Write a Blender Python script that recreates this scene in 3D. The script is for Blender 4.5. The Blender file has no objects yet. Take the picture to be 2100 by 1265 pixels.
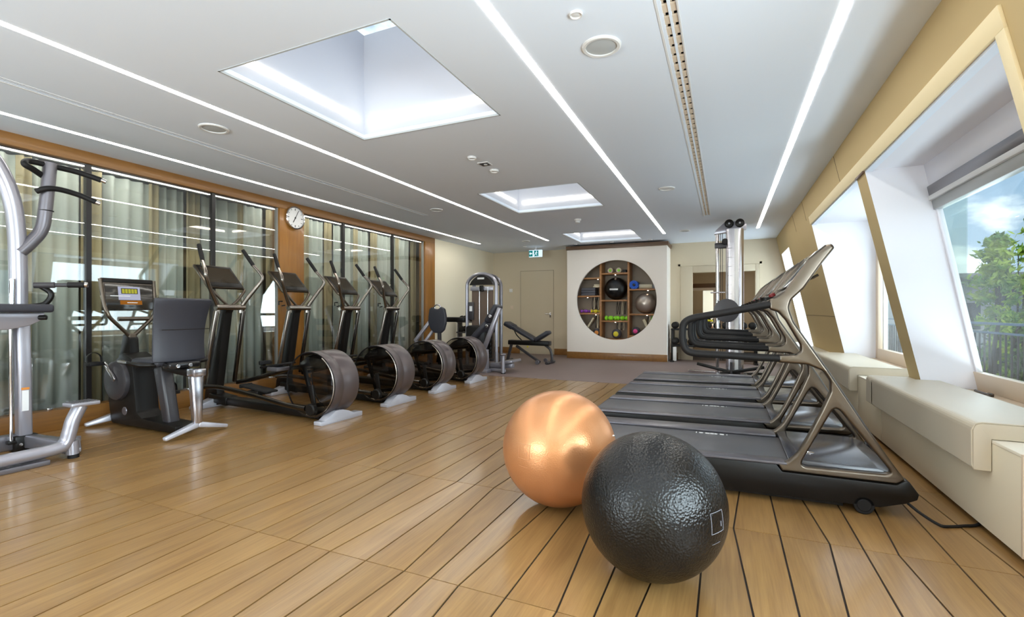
import bpy, bmesh, math, random
from mathutils import Vector, Matrix, noise

# ------------------------------------------------------------------ camera, world, exposure
C = bpy.context.scene.collection
scene = bpy.context.scene
PI = math.pi
R = math.radians
rnd = random.Random(7)

YAW = math.atan(437.0 / 983.0)
cam_d = bpy.data.cameras.new('camera')
cam = bpy.data.objects.new('camera', cam_d)
C.objects.link(cam)
cam.location = (0, 0, 1.12)
cam.rotation_euler = (PI / 2, 0, YAW)
cam_d.sensor_width = 36
cam_d.lens = 983.0 * 36 / 2100
cam_d.shift_y = 5.5 / 2100
cam_d.clip_start = 0.02
cam_d.clip_end = 500
scene.camera = cam

SKY_STRENGTH = 1.1
STRIP_POWER = 22.0
EXPOSURE = 0.07
SUN_POWER = 0.9
DAY_FILL_POWER = 240.0
END_FILL_POWER = 240.0
scene.view_settings.view_transform = 'Standard'
scene.view_settings.look = 'None'
scene.view_settings.gamma = 1.0
scene.view_settings.use_curve_mapping = False
scene.view_settings.exposure = EXPOSURE
scene.cycles.max_bounces = 10
scene.cycles.diffuse_bounces = 5
scene.cycles.glossy_bounces = 5
scene.cycles.transmission_bounces = 8
scene.cycles.transparent_max_bounces = 16
scene.cycles.caustics_reflective = False
scene.cycles.caustics_refractive = False
scene.cycles.sample_clamp_indirect = 8.0
scene.cycles.use_denoising = True
scene.cycles.use_light_tree = True

w = bpy.data.worlds.new('sky')
scene.world = w
w.use_nodes = True
nt = w.node_tree
nt.nodes.clear()
def N(t, typ, **kw):
    n = t.nodes.new(typ)
    for k, v in kw.items():
        setattr(n, k, v)
    return n
out = N(nt, 'ShaderNodeOutputWorld')
bg = N(nt, 'ShaderNodeBackground')
tc = N(nt, 'ShaderNodeTexCoord')
sep = N(nt, 'ShaderNodeSeparateXYZ')
nt.links.new(tc.outputs['Generated'], sep.inputs[0])
grad = N(nt, 'ShaderNodeValToRGB')
grad.color_ramp.elements[0].position = 0.0
grad.color_ramp.elements[0].color = (0.62, 0.80, 0.98, 1)
grad.color_ramp.elements[1].position = 0.7
grad.color_ramp.elements[1].color = (0.22, 0.42, 0.80, 1)
e = grad.color_ramp.elements.new(0.22)
e.color = (0.40, 0.62, 0.90, 1)
nt.links.new(sep.outputs['Z'], grad.inputs[0])
mp = N(nt, 'ShaderNodeMapping')
mp.inputs['Location'].default_value = (0.42, 0.1, 0.0)
mp.inputs['Scale'].default_value = (1.7, 1.7, 4.2)
nt.links.new(tc.outputs['Generated'], mp.inputs[0])
nz = N(nt, 'ShaderNodeTexNoise')
nz.inputs['Scale'].default_value = 2.6
nz.inputs['Detail'].default_value = 8
nz.inputs['Roughness'].default_value = 0.52
nt.links.new(mp.outputs[0], nz.inputs['Vector'])
cr = N(nt, 'ShaderNodeValToRGB')
cr.color_ramp.elements[0].position = 0.47
cr.color_ramp.elements[1].position = 0.60
nt.links.new(nz.outputs['Fac'], cr.inputs[0])
mx = N(nt, 'ShaderNodeMixRGB')
mx.inputs[2].default_value = (2.0, 2.03, 2.08, 1)
nt.links.new(cr.outputs[0], mx.inputs[0])
nt.links.new(grad.outputs[0], mx.inputs[1])
nt.links.new(mx.outputs[0], bg.inputs[0])
bg.inputs[1].default_value = SKY_STRENGTH
nt.links.new(bg.outputs[0], out.inputs[0])

# sun, high behind the left of the building: lights the garden and the skylight shafts
sd = bpy.data.lights.new('sun', 'SUN'); sd.energy = SUN_POWER; sd.angle = R(14); sd.color = (1.0, 0.95, 0.88)
so = bpy.data.objects.new('sun', sd); C.objects.link(so)
so.rotation_euler = Vector((-0.20, 0.85, -0.50)).to_track_quat('-Z', 'Y').to_euler()
so.location = (-3, -6, 8)
# added area lights boost daylight at the bays; the lowest lifts the near soffit
for (y, z, wy, hz, pw_, up_) in ((-0.2, 1.42, 4.0, 1.7, DAY_FILL_POWER * 1.8, 0.6), (6.43, 1.45, 2.2, 1.6, DAY_FILL_POWER * 0.22, 0.15), (10.85, 1.45, 1.15, 1.65, DAY_FILL_POWER * 0.4, 0.1), (3.9, -0.02, 2.4, 0.9, DAY_FILL_POWER * 0.6, 1.6)):
    ad_ = bpy.data.lights.new('bay_daylight_fill', 'AREA'); ad_.shape = 'RECTANGLE'; ad_.size = wy; ad_.size_y = hz
    ad_.energy = pw_; ad_.color = (0.80, 0.89, 1.0)
    ao = bpy.data.objects.new('bay_daylight_fill', ad_); C.objects.link(ao)
    d_ = Vector((-1.0, 0.0, up_)).normalized()
    zc = -d_; xc = Vector((0, 1, 0)); yc_ = zc.cross(xc)
    ao.matrix_world = Matrix.Translation((2.15 if z > 0 else 2.45, y, z)) @ Matrix((xc, yc_, zc)).transposed().to_4x4()

# added fill light outside the added window behind the camera, lifting the ceiling
ad_ = bpy.data.lights.new('end_window_fill', 'AREA'); ad_.shape = 'RECTANGLE'; ad_.size = 3.4; ad_.size_y = 1.5
ad_.energy = END_FILL_POWER; ad_.color = (0.86, 0.92, 1.0)
ao = bpy.data.objects.new('end_window_fill', ad_); C.objects.link(ao)
zc = -Vector((0.0, 1.0, 0.75)).normalized(); xc = Vector((1, 0, 0)); yc_ = zc.cross(xc)
ao.matrix_world = Matrix.Translation((-3.6, -2.85, 1.3)) @ Matrix((xc, yc_, zc)).transposed().to_4x4()

# ------------------------------------------------------------------ materials
def lin(h):
    h = h.lstrip('#')
    o = []
    for i in (0, 2, 4):
        c = int(h[i:i + 2], 16) / 255
        o.append(c / 12.92 if c <= 0.04045 else ((c + 0.055) / 1.055) ** 2.4)
    return tuple(o) + (1,)

def mat(name, col, rough=0.5, metal=0.0, spec=0.5, coat=0.0, coat_rough=0.05, bump=None, var=None, emit=None, sheen=0, aniso=0):
    m = bpy.data.materials.new(name)
    m.use_nodes = True
    t = m.node_tree
    b = t.nodes['Principled BSDF']
    c = lin(col) if isinstance(col, str) else tuple(col) + (1,)
    b.inputs['Base Color'].default_value = c
    b.inputs['Roughness'].default_value = rough
    b.inputs['Metallic'].default_value = metal
    b.inputs['Specular IOR Level'].default_value = spec
    b.inputs['Coat Weight'].default_value = coat
    b.inputs['Coat Roughness'].default_value = coat_rough
    if emit:
        b.inputs['Emission Color'].default_value = c
        b.inputs['Emission Strength'].default_value = emit
    co = N(t, 'ShaderNodeTexCoord')
    if var:                                   # (scale, amount) soft tonal variation
        nn = N(t, 'ShaderNodeTexNoise')
        nn.inputs['Scale'].default_value = var[0]
        nn.inputs['Detail'].default_value = 4
        t.links.new(co.outputs['Object'], nn.inputs['Vector'])
        mr = N(t, 'ShaderNodeMapRange')
        mr.inputs['To Min'].default_value = 1 - var[1]
        mr.inputs['To Max'].default_value = 1 + var[1]
        t.links.new(nn.outputs['Fac'], mr.inputs[0])
        mm = N(t, 'ShaderNodeVectorMath', operation='SCALE')
        mm.inputs[0].default_value = c[:3]
        t.links.new(mr.outputs[0], mm.inputs['Scale'])
        t.links.new(mm.outputs[0], b.inputs['Base Color'])
    if bump:                                  # (kind, scale, strength, distance)
        if bump[0] == 'noise':
            bn = N(t, 'ShaderNodeTexNoise')
            bn.inputs['Detail'].default_value = 3
            o = bn.outputs['Fac']
        else:
            bn = N(t, 'ShaderNodeTexVoronoi')
            bn.feature = 'SMOOTH_F1'
            bn.inputs['Smoothness'].default_value = 0.35
            o = bn.outputs['Distance']
        bn.inputs['Scale'].default_value = bump[1]
        t.links.new(co.outputs['Object'], bn.inputs['Vector'])
        bb = N(t, 'ShaderNodeBump')
        bb.inputs['Strength'].default_value = bump[2]
        bb.inputs['Distance'].default_value = bump[3]
        t.links.new(o, bb.inputs['Height'])
        t.links.new(bb.outputs[0], b.inputs['Normal'])
    return m

def glass_mat(name, tint, refl, rough=0.0, ior=1.5):
    """thin pane: tinted see-through plus a mirror-like coat"""
    m = bpy.data.materials.new(name)
    m.use_nodes = True
    t = m.node_tree
    t.nodes.clear()
    o = N(t, 'ShaderNodeOutputMaterial')
    tr = N(t, 'ShaderNodeBsdfTransparent')
    tr.inputs[0].default_value = lin(tint)
    gl = N(t, 'ShaderNodeBsdfGlossy')
    gl.inputs['Roughness'].default_value = rough
    fr = N(t, 'ShaderNodeLayerWeight')
    fr.inputs[0].default_value = 0.5
    pw = N(t, 'ShaderNodeMath', operation='POWER')
    pw.inputs[1].default_value = 4.0
    t.links.new(fr.outputs['Facing'], pw.inputs[0])
    ad = N(t, 'ShaderNodeMath', operation='MULTIPLY_ADD')
    ad.inputs[1].default_value = 0.6
    ad.inputs[2].default_value = refl
    ad.use_clamp = True
    t.links.new(pw.outputs[0], ad.inputs[0])
    mi = N(t, 'ShaderNodeMixShader')
    t.links.new(ad.outputs[0], mi.inputs[0])
    t.links.new(tr.outputs[0], mi.inputs[1])
    t.links.new(gl.outputs[0], mi.inputs[2])
    t.links.new(mi.outputs[0], o.inputs[0])
    return m

def emit_mat(name, col, s):
    m = bpy.data.materials.new(name)
    m.use_nodes = True
    t = m.node_tree
    t.nodes.clear()
    o = N(t, 'ShaderNodeOutputMaterial')
    em = N(t, 'ShaderNodeEmission')
    em.inputs[0].default_value = lin(col)
    em.inputs[1].default_value = s
    t.links.new(em.outputs[0], o.inputs[0])
    return m

def wood_mat(name, dark, light, axis=1, rough=0.4, coat=0.25, scale=1.0, vary=0.16, coat_rough=0.12):
    m = bpy.data.materials.new(name)
    m.use_nodes = True
    t = m.node_tree
    b = t.nodes['Principled BSDF']
    co = N(t, 'ShaderNodeTexCoord')
    oi = N(t, 'ShaderNodeObjectInfo')
    addv = N(t, 'ShaderNodeVectorMath', operation='MULTIPLY_ADD')
    addv.inputs[1].default_value = (13.7, 7.1, 5.3)
    t.links.new(oi.outputs['Random'], addv.inputs[0])
    t.links.new(co.outputs['Object'], addv.inputs[2])
    mpn = N(t, 'ShaderNodeMapping')
    sc = [16 * scale, 16 * scale, 16 * scale]
    sc[axis] = 1.1 * scale
    mpn.inputs['Scale'].default_value = sc
    t.links.new(addv.outputs[0], mpn.inputs[0])
    n1 = N(t, 'ShaderNodeTexNoise')
    n1.inputs['Scale'].default_value = 1.0
    n1.inputs['Detail'].default_value = 6
    n1.inputs['Distortion'].default_value = 1.2
    t.links.new(mpn.outputs[0], n1.inputs['Vector'])
    mp2 = N(t, 'ShaderNodeMapping')
    sc2 = [120 * scale] * 3
    sc2[axis] = 5 * scale
    mp2.inputs['Scale'].default_value = sc2
    t.links.new(addv.outputs[0], mp2.inputs[0])
    n2 = N(t, 'ShaderNodeTexNoise')
    n2.inputs['Scale'].default_value = 1.0
    n2.inputs['Detail'].default_value = 3
    t.links.new(mp2.outputs[0], n2.inputs['Vector'])
    mxx = N(t, 'ShaderNodeMath', operation='MULTIPLY_ADD')
    mxx.inputs[1].default_value = 0.38
    t.links.new(n2.outputs['Fac'], mxx.inputs[0])
    ml = N(t, 'ShaderNodeMath', operation='MULTIPLY')
    ml.inputs[1].default_value = 0.62
    t.links.new(n1.outputs['Fac'], ml.inputs[0])
    t.links.new(ml.outputs[0], mxx.inputs[2])
    rp = N(t, 'ShaderNodeValToRGB')
    rp.color_ramp.elements[0].position = 0.30
    rp.color_ramp.elements[0].color = lin(dark)
    rp.color_ramp.elements[1].position = 0.66
    rp.color_ramp.elements[1].color = lin(light)
    t.links.new(mxx.outputs[0], rp.inputs[0])
    mr = N(t, 'ShaderNodeMapRange')
    mr.inputs['To Min'].default_value = 1 - vary
    mr.inputs['To Max'].default_value = 1 + vary * 0.6
    t.links.new(oi.outputs['Random'], mr.inputs[0])
    vs = N(t, 'ShaderNodeVectorMath', operation='SCALE')
    t.links.new(rp.outputs[0], vs.inputs[0])
    t.links.new(mr.outputs[0], vs.inputs['Scale'])
    t.links.new(vs.outputs[0], b.inputs['Base Color'])
    b.inputs['Roughness'].default_value = rough
    b.inputs['Coat Weight'].default_value = coat
    b.inputs['Coat Roughness'].default_value = coat_rough
    bu = N(t, 'ShaderNodeBump')
    bu.inputs['Strength'].default_value = 0.12
    bu.inputs['Distance'].default_value = 0.002
    t.links.new(n2.outputs['Fac'], bu.inputs['Height'])
    t.links.new(bu.outputs[0], b.inputs['Normal'])
    return m

M = {}
M['floor_wood'] = wood_mat('floor_oak', '#825F37', '#A37E4C', 1, rough=0.32, coat=0.5, coat_rough=0.14, vary=0.12)
M['floor_gap'] = mat('floor_gap', '#2A2220', 0.7)
M['rubber_floor'] = mat('rubber_floor', '#7B6A66', 0.55, var=(3, 0.05), bump=('noise', 220, 0.15, 0.001))
M['trim_wood'] = wood_mat('trim_wood', '#84561E', '#9E6A25', 2, rough=0.4, coat=0.2, scale=0.8, vary=0.04)
M['base_wood'] = wood_mat('base_wood', '#7A5126', '#92642C', 1, rough=0.42, coat=0.2, scale=0.8, vary=0.04)
M['shelf_wood'] = wood_mat('shelf_wood', '#8A5A30', '#AE7A44', 0, rough=0.45, coat=0.1, vary=0.05)
M['dark_wood'] = wood_mat('dark_wood', '#5B4230', '#745740', 0, rough=0.5, coat=0.1, vary=0.03)
M['ceiling'] = mat('ceiling_paint', '#E8EFFA', 0.75, spec=0.2, var=(0.6, 0.02))
M['plaster'] = mat('plaster_beige', '#F0E6CE', 0.75, spec=0.2, var=(0.8, 0.03))
M['back_wall'] = mat('back_wall_panel', '#D3C5AC', 0.7, spec=0.2, var=(0.8, 0.03))
M['disc_wall'] = mat('partition_paint', '#F3EBE2', 0.6, spec=0.25, var=(0.7, 0.02))
M['slope_wall'] = mat('sloped_wall_fabric', '#C2AC80', 0.75, spec=0.15, var=(1.2, 0.04), bump=('noise', 300, 0.1, 0.001))
M['slope_trim'] = mat('bay_trim', '#E6D6AE', 0.6, spec=0.25)
M['reveal'] = mat('reveal_white', '#EBEAF0', 0.6, spec=0.2)
M['cabinet'] = mat('cabinet_cream', '#DDD2BA', 0.45, spec=0.35, var=(0.8, 0.02))
M['cabinet_top'] = mat('cabinet_top', '#E6DECC', 0.4)
M['cushion'] = mat('cushion_leather', '#C9BEAA', 0.42, spec=0.4, var=(2.0, 0.03), bump=('noise', 260, 0.12, 0.001))
M['win_frame'] = mat('window_frame_oak', '#DCC9B2', 0.45)
M['win_metal'] = mat('window_frame_grey', '#A9AAA8', 0.35, metal=0.3)
M['shadow_gap'] = mat('shadow_gap', '#2B2420', 0.8)
M['window_glass'] = glass_mat('window_glass', '#F3F8F6', 0.02)
M['wall_glass'] = glass_mat('partition_glass', '#F8F9F7', 0.14, ior=1.6)
M['smoke_glass'] = glass_mat('smoked_plastic', '#C4BEB6', 0.06)
M['door_line'] = mat('door_line', '#8E8068', 0.8)
M['frame_beige'] = mat('frame_beige', '#C9BBA2', 0.6)
M['recess_fill_glow'] = emit_mat('recess_fill_glow', '#FFE8C8', 170)  # glow of the lamp added to lighten the dark recess
M['mirror'] = mat('mirror', '#DADADA', 0.01, metal=1)
M['black_post'] = mat('black_post', '#1B1717', 0.35)
M['black'] = mat('black_plastic', '#14110F', 0.38, spec=0.28)
M['black_gloss'] = mat('black_gloss', '#1C1A1B', 0.16, spec=0.6)
M['black_rubber'] = mat('black_rubber', '#161414', 0.6, spec=0.3, bump=('noise', 200, 0.2, 0.001))
M['dark_grey'] = mat('dark_grey_plastic', '#3B383B', 0.35)
M['drum'] = mat('drum_brown_grey', '#5E5454', 0.33, metal=0.35, spec=0.6)
M['nickel'] = mat('satin_nickel', '#6C6359', 0.3, metal=1.0, bump=('noise', 8, 0.02, 0.002))
M['nickel_dark'] = mat('dark_nickel', '#5E5853', 0.26, metal=1.0)
M['nickel_light'] = mat('light_nickel', '#989088', 0.24, metal=1.0)
M['silver_light'] = mat('light_silver_paint', '#C6C7D2', 0.3, metal=0.35, coat=0.3)
M['shelf_back'] = mat('shelf_back', '#A39686', 0.7)
M['shelf_spot'] = emit_mat('shelf_spot', '#FFF0D8', 18)
M['chrome'] = mat('chrome', '#D9D6D8', 0.12, metal=1.0)
M['alu'] = mat('polished_aluminium', '#C9C6CC', 0.22, metal=0.95)
M['silver_paint'] = mat('silver_paint', '#A6A4AD', 0.3, metal=0.55, coat=0.3)
M['silver_dark'] = mat('silver_paint_dark', '#77747A', 0.3, metal=0.55, coat=0.3)
M['pad'] = mat('charcoal_upholstery', '#34343B', 0.45, spec=0.45, bump=('noise', 180, 0.15, 0.001))
M['belt'] = mat('running_belt', '#57565A', 0.42, spec=0.5, bump=('noise', 400, 0.2, 0.0006), var=(4, 0.05))
M['rail'] = mat('treadmill_side_rail', '#67646A', 0.32, metal=0.35)
M['hood'] = mat('treadmill_hood', '#3F4048', 0.2, spec=0.7)
M['screen'] = mat('dark_screen', '#2E2A24', 0.12, spec=0.7)
M['screen_brown'] = mat('screen_brown', '#352C20', 0.15, spec=0.6)
M['white_print'] = mat('white_print', '#E8E8E8', 0.5)
M['grey_print'] = mat('grey_print', '#8C8C94', 0.5)
M['white'] = mat('white_plastic', '#E6E4E2', 0.4)
M['copper_print'] = mat('copper_print', '#C98E62', 0.4)
M['strip'] = emit_mat('strip_light', '#FFFCF4', STRIP_POWER)
M['shaft_strip'] = emit_mat('shaft_strip_light', '#FFF6E2', 9.0)
M['shaft'] = mat('skylight_shaft_white', '#CDCFD8', 0.7, spec=0.2)
M['corridor_fill'] = emit_mat('corridor_fill', '#F4F8F4', 14.0)  # glow of the tubes added for the curtains
M['strip_edge'] = mat('strip_channel', '#EDE6D8', 0.4)
M['downlight'] = emit_mat('downlight', '#FFF0D8', 10)
M['curtain'] = mat('sheer_curtain', '#CDD3CA', 0.85, spec=0.1, var=(2.2, 0.10))
M['curtain_tan'] = mat('tan_curtain', '#B5A988', 0.85, spec=0.1, var=(2, 0.1))
M['dark_room'] = mat('corridor_wall', '#8C877C', 0.8)
M['grey_grille'] = mat('speaker_grille', '#BCBFC0', 0.6)
M['ball_black'] = mat('ball_black', '#0D0C0C', 0.29, spec=0.45, bump=('voronoi', 110, 0.5, 0.004))
M['ball_copper'] = mat('ball_copper', '#D89868', 0.30, metal=0.55, spec=0.5, bump=('voronoi', 150, 0.22, 0.002))
M['ball_silver'] = mat('ball_silver', '#AFA49A', 0.3, metal=0.7)
M['blue_mat'] = mat('blue_foam', '#2F66D0', 0.6)
M['purple'] = mat('purple_rubber', '#8A3FA8', 0.5)
M['yellow'] = mat('yellow_rubber', '#D9C92E', 0.5)
M['lime'] = mat('lime_rubber', '#8EDB2A', 0.45)
M['orange'] = mat('orange_sticker', '#D98A3A', 0.5)
M['pink'] = mat('pink_rubber', '#D9408A', 0.5)
M['medicine'] = mat('medicine_ball_rubber', '#4C4B52', 0.55)
M['towel'] = mat('folded_towel', '#D9CFB4', 0.8)
M['teal'] = emit_mat('exit_green', '#1E8C88', 0.75)
M['exit_white'] = emit_mat('exit_white', '#CFE6F5', 1.25)
M['red'] = mat('red_plastic', '#7E2226', 0.4)
M['cork'] = mat('weight_shroud', '#6B5B50', 0.25, spec=0.5)
M['label_yellow'] = emit_mat('screen_yellow', '#C9C64A', 0.7)
M['label_white'] = emit_mat('screen_white', '#C9CDE6', 0.7)
M['label_orange'] = emit_mat('screen_orange', '#B9742C', 0.6)
M['bldg'] = mat('far_building_grey', '#8F9290', 0.8, var=(0.5, 0.08))
M['bldg_dark'] = mat('far_building_dark', '#4A4F52', 0.7)
M['bldg_white'] = mat('far_building_white', '#C9CDCB', 0.8)
M['roof_metal'] = mat('zinc_roof', '#7D8890', 0.5, metal=0.4)
M['rail_metal'] = mat('balcony_rail_paint', '#4E6E90', 0.35, metal=0.2)
M['bark'] = mat('bark', '#3B3A2C', 0.9, var=(6, 0.3))
M['soil'] = mat('planting_soil', '#8B8A78', 0.95, var=(3, 0.3))

def leaf_mat(name, a, b2):
    m = mat(name, a, 0.55, spec=0.3)
    t = m.node_tree
    b = t.nodes['Principled BSDF']
    co = N(t, 'ShaderNodeTexCoord')
    nn = N(t, 'ShaderNodeTexNoise')
    nn.inputs['Scale'].default_value = 5
    t.links.new(co.outputs['Object'], nn.inputs['Vector'])
    rp = N(t, 'ShaderNodeValToRGB')
    rp.color_ramp.elements[0].position = 0.38
    rp.color_ramp.elements[0].color = lin(a)
    rp.color_ramp.elements[1].position = 0.62
    rp.color_ramp.elements[1].color = lin(b2)
    t.links.new(nn.outputs['Fac'], rp.inputs[0])
    t.links.new(rp.outputs[0], b.inputs['Base Color'])
    return m
M['leaf'] = leaf_mat('leaves_green', '#5C8C34', '#B4CC50')
M['leaf_dark'] = leaf_mat('leaves_dark', '#2E4A2A', '#6C9044')

# ------------------------------------------------------------------ helpers
ORG = [Vector((0, 0, 0))]

def tag(o, label=None, cat=None, group=None, kind=None):
    if label: o['label'] = label
    if cat: o['category'] = cat
    if group: o['group'] = group
    if kind: o['kind'] = kind
    return o

def thing(name, label, cat, loc=(0, 0, 0), group=None):
    o = bpy.data.objects.new(name, None)
    o.empty_display_size = 0.1
    C.objects.link(o)
    o.location = loc
    ORG[0] = Vector(loc)
    tag(o, label, cat, group)
    return o

def finish_mesh(me, angle=35, smooth=True):
    if smooth and len(me.polygons):
        me.polygons.foreach_set('use_smooth', [True] * len(me.polygons))
        me.set_sharp_from_angle(angle=R(angle))
    me.update()

class MB:
    def __init__(s):
        s.bm = bmesh.new()
    def _merge(s, b2, mi=0):
        me = bpy.data.meshes.new('tmp')
        if mi:
            for f in b2.faces: f.material_index = mi
        b2.to_mesh(me); b2.free()
        s.bm.from_mesh(me)
        bpy.data.meshes.remove(me)
    def box(s, a, b, bevel=0.0, seg=2, rot=None, mi=0):
        """a, b opposite corners; rot optional (angle, axis) about its centre"""
        t = bmesh.new()
        bmesh.ops.create_cube(t, size=1)
        c = [(a[i] + b[i]) / 2 for i in range(3)]
        d = [abs(b[i] - a[i]) for i in range(3)]
        bmesh.ops.scale(t, vec=d, verts=t.verts)
        if bevel > 0:
            bmesh.ops.bevel(t, geom=t.edges[:] , offset=min(bevel, min(d) * 0.49), segments=seg, affect='EDGES', profile=0.5)
        if rot:
            bmesh.ops.rotate(t, cent=(0, 0, 0), matrix=Matrix.Rotation(rot[0], 3, rot[1]), verts=t.verts)
        bmesh.ops.translate(t, vec=c, verts=t.verts)
        s._merge(t, mi)
        return s
    def bar(s, p0, p1, w, d, up=(0, 1, 0), bevel=0.0, mi=0, w1=None, d1=None):
        """rectangular bar from p0 to p1; w along up, d across; optional taper"""
        p0 = Vector(p0); p1 = Vector(p1)
        z = (p1 - p0).normalized()
        u = Vector(up); u = (u - z * u.dot(z)).normalized()
        v = z.cross(u)
        t = bmesh.new()
        vs = []
        for p, ww, dd in ((p0, w, d), (p1, w1 or w, d1 or d)):
            for sx, sy in ((-1, -1), (1, -1), (1, 1), (-1, 1)):
                vs.append(t.verts.new(p + u * (sx * ww / 2) + v * (sy * dd / 2)))
        for f in ((0, 1, 2, 3), (7, 6, 5, 4), (0, 4, 5, 1), (1, 5, 6, 2), (2, 6, 7, 3), (3, 7, 4, 0)):
            t.faces.new([vs[i] for i in f])
        bmesh.ops.recalc_face_normals(t, faces=t.faces)
        if bevel > 0:
            bmesh.ops.bevel(t, geom=t.edges[:], offset=bevel, segments=2, affect='EDGES', profile=0.5)
        s._merge(t, mi)
        return s
    def prism(s, poly, axis, lo, hi, bevel=0.0, mi=0, seg=2):
        """polygon extruded along axis; poly coords are the two other axes in order"""
        t = bmesh.new()
        def P3(p, h):
            if axis == 'y': return (p[0], h, p[1])
            if axis == 'x': return (h, p[0], p[1])
            return (p[0], p[1], h)
        a = [t.verts.new(P3(p, lo)) for p in poly]
        b = [t.verts.new(P3(p, hi)) for p in poly]
        n = len(poly)
        t.faces.new(a); t.faces.new(b[::-1])
        for i in range(n):
            t.faces.new((a[i], b[i], b[(i + 1) % n], a[(i + 1) % n]))
        bmesh.ops.recalc_face_normals(t, faces=t.faces)
        if bevel > 0:
            bmesh.ops.bevel(t, geom=t.edges[:], offset=bevel, segments=seg, affect='EDGES', profile=0.5, clamp_overlap=True)
        s._merge(t, mi)
        return s
    def tube(s, pts, r, seg=12, closed=False, ry=None, up=(0, 1, 0), mi=0, radii=None, cap=True):
        """tube along points; elliptical when ry given (ry across 'up')"""
        t = bmesh.new()
        pts = [Vector(p) for p in pts]
        n = len(pts)
        rings = []
        prev = None
        for i, p in enumerate(pts):
            if closed:
                d = (pts[(i + 1) % n] - pts[i - 1]).normalized()
            else:
                d = (pts[min(i + 1, n - 1)] - pts[max(i - 1, 0)]).normalized()
            u = Vector(up) if prev is None else prev
            u = u - d * u.dot(d)
            if u.length < 1e-3:
                u = Vector((1, 0, 0)) - d * d.x
            u.normalize()
            prev = u
            v = d.cross(u)
            rr = radii[i] if radii else r
            r2 = (ry if ry else r) * (rr / r)
            rings.append([t.verts.new(p + u * (rr * math.cos(2 * PI * k / seg)) + v * (r2 * math.sin(2 * PI * k / seg))) for k in range(seg)])
        m = n if closed else n - 1
        for i in range(m):
            a, b = rings[i], rings[(i + 1) % n]
            for k in range(seg):
                t.faces.new((a[k], a[(k + 1) % seg], b[(k + 1) % seg], b[k]))
        if not closed and cap:
            t.faces.new(rings[0][::-1]); t.faces.new(rings[-1])
        bmesh.ops.recalc_face_normals(t, faces=t.faces)
        s._merge(t, mi)
        return s
    def cyl(s, p0, p1, r, seg=24, r1=None, bevel=0.0, mi=0):
        p0 = Vector(p0); p1 = Vector(p1)
        if bevel > 0:
            d = (p1 - p0).normalized() * bevel
            r_ = r1 or r
            return s.tube([p0, p0 + d, p1 - d, p1], r, seg, radii=[r - bevel, r, r_, r_ - bevel], up=(0.31, 0.77, 0.2), mi=mi)
        return s.tube([p0, p1], r, seg, radii=[r, r1 or r], up=(0.31, 0.77, 0.2), mi=mi)
    def lathe(s, prof, c, axis='z', seg=32, mi=0):
        """profile [(radius, height)] revolved about axis through c"""
        t = bmesh.new()
        rings = []
        for (r, hh) in prof:
            ring = []
            for k in range(seg):
                a = 2 * PI * k / seg
                x, y = r * math.cos(a), r * math.sin(a)
                q = {'z': (x, y, hh), 'y': (x, hh, y), 'x': (hh, x, y)}[axis]
                ring.append(t.verts.new((c[0] + q[0], c[1] + q[1], c[2] + q[2])))
            rings.append(ring)
        for i in range(len(prof) - 1):
            for k in range(seg):
                t.faces.new((rings[i][k], rings[i][(k + 1) % seg], rings[i + 1][(k + 1) % seg], rings[i + 1][k]))
        loop_ = prof[0] == prof[-1]
        if prof[0][0] > 1e-4 and not loop_: t.faces.new(rings[0])
        if prof[-1][0] > 1e-4 and not loop_: t.faces.new(rings[-1][::-1])
        bmesh.ops.remove_doubles(t, verts=t.verts, dist=1e-5)
        bmesh.ops.recalc_face_normals(t, faces=t.faces)
        s._merge(t, mi)
        return s
    def sphere(s, c, r, u=32, v=20, sc=(1, 1, 1), mi=0):
        t = bmesh.new()
        bmesh.ops.create_uvsphere(t, u_segments=u, v_segments=v, radius=r)
        bmesh.ops.scale(t, vec=sc, verts=t.verts)
        bmesh.ops.translate(t, vec=c, verts=t.verts)
        s._merge(t, mi)
        return s
    def quad(s, pts, mi=0):
        t = bmesh.new()
        t.faces.new([t.verts.new(p) for p in pts])
        s._merge(t, mi)
        return s
    def build(s, name, m, parent=None, angle=35, smooth=True):
        bmesh.ops.translate(s.bm, vec=-ORG[0], verts=s.bm.verts)
        me = bpy.data.meshes.new(name)
        s.bm.to_mesh(me); s.bm.free()
        finish_mesh(me, angle, smooth)
        for q in (m if isinstance(m, (list, tuple)) else [m]):
            me.materials.append(M[q])
        o = bpy.data.objects.new(name, me)
        C.objects.link(o)
        if parent is None:
            o.location = ORG[0]
        else:
            o.parent = parent
        return o

def solo(name, mb, m, label, cat, loc, group=None):
    """a thing that is one mesh, with its origin at loc"""
    ORG[0] = Vector(loc)
    o = mb.build(name, m)
    return tag(o, label, cat, group)

def struct(name, mb, m, parent=None, angle=35, smooth=True):
    ORG[0] = Vector((0, 0, 0))
    o = mb.build(name, m, parent, angle, smooth)
    if parent is None: o['kind'] = 'structure'
    return o

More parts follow.
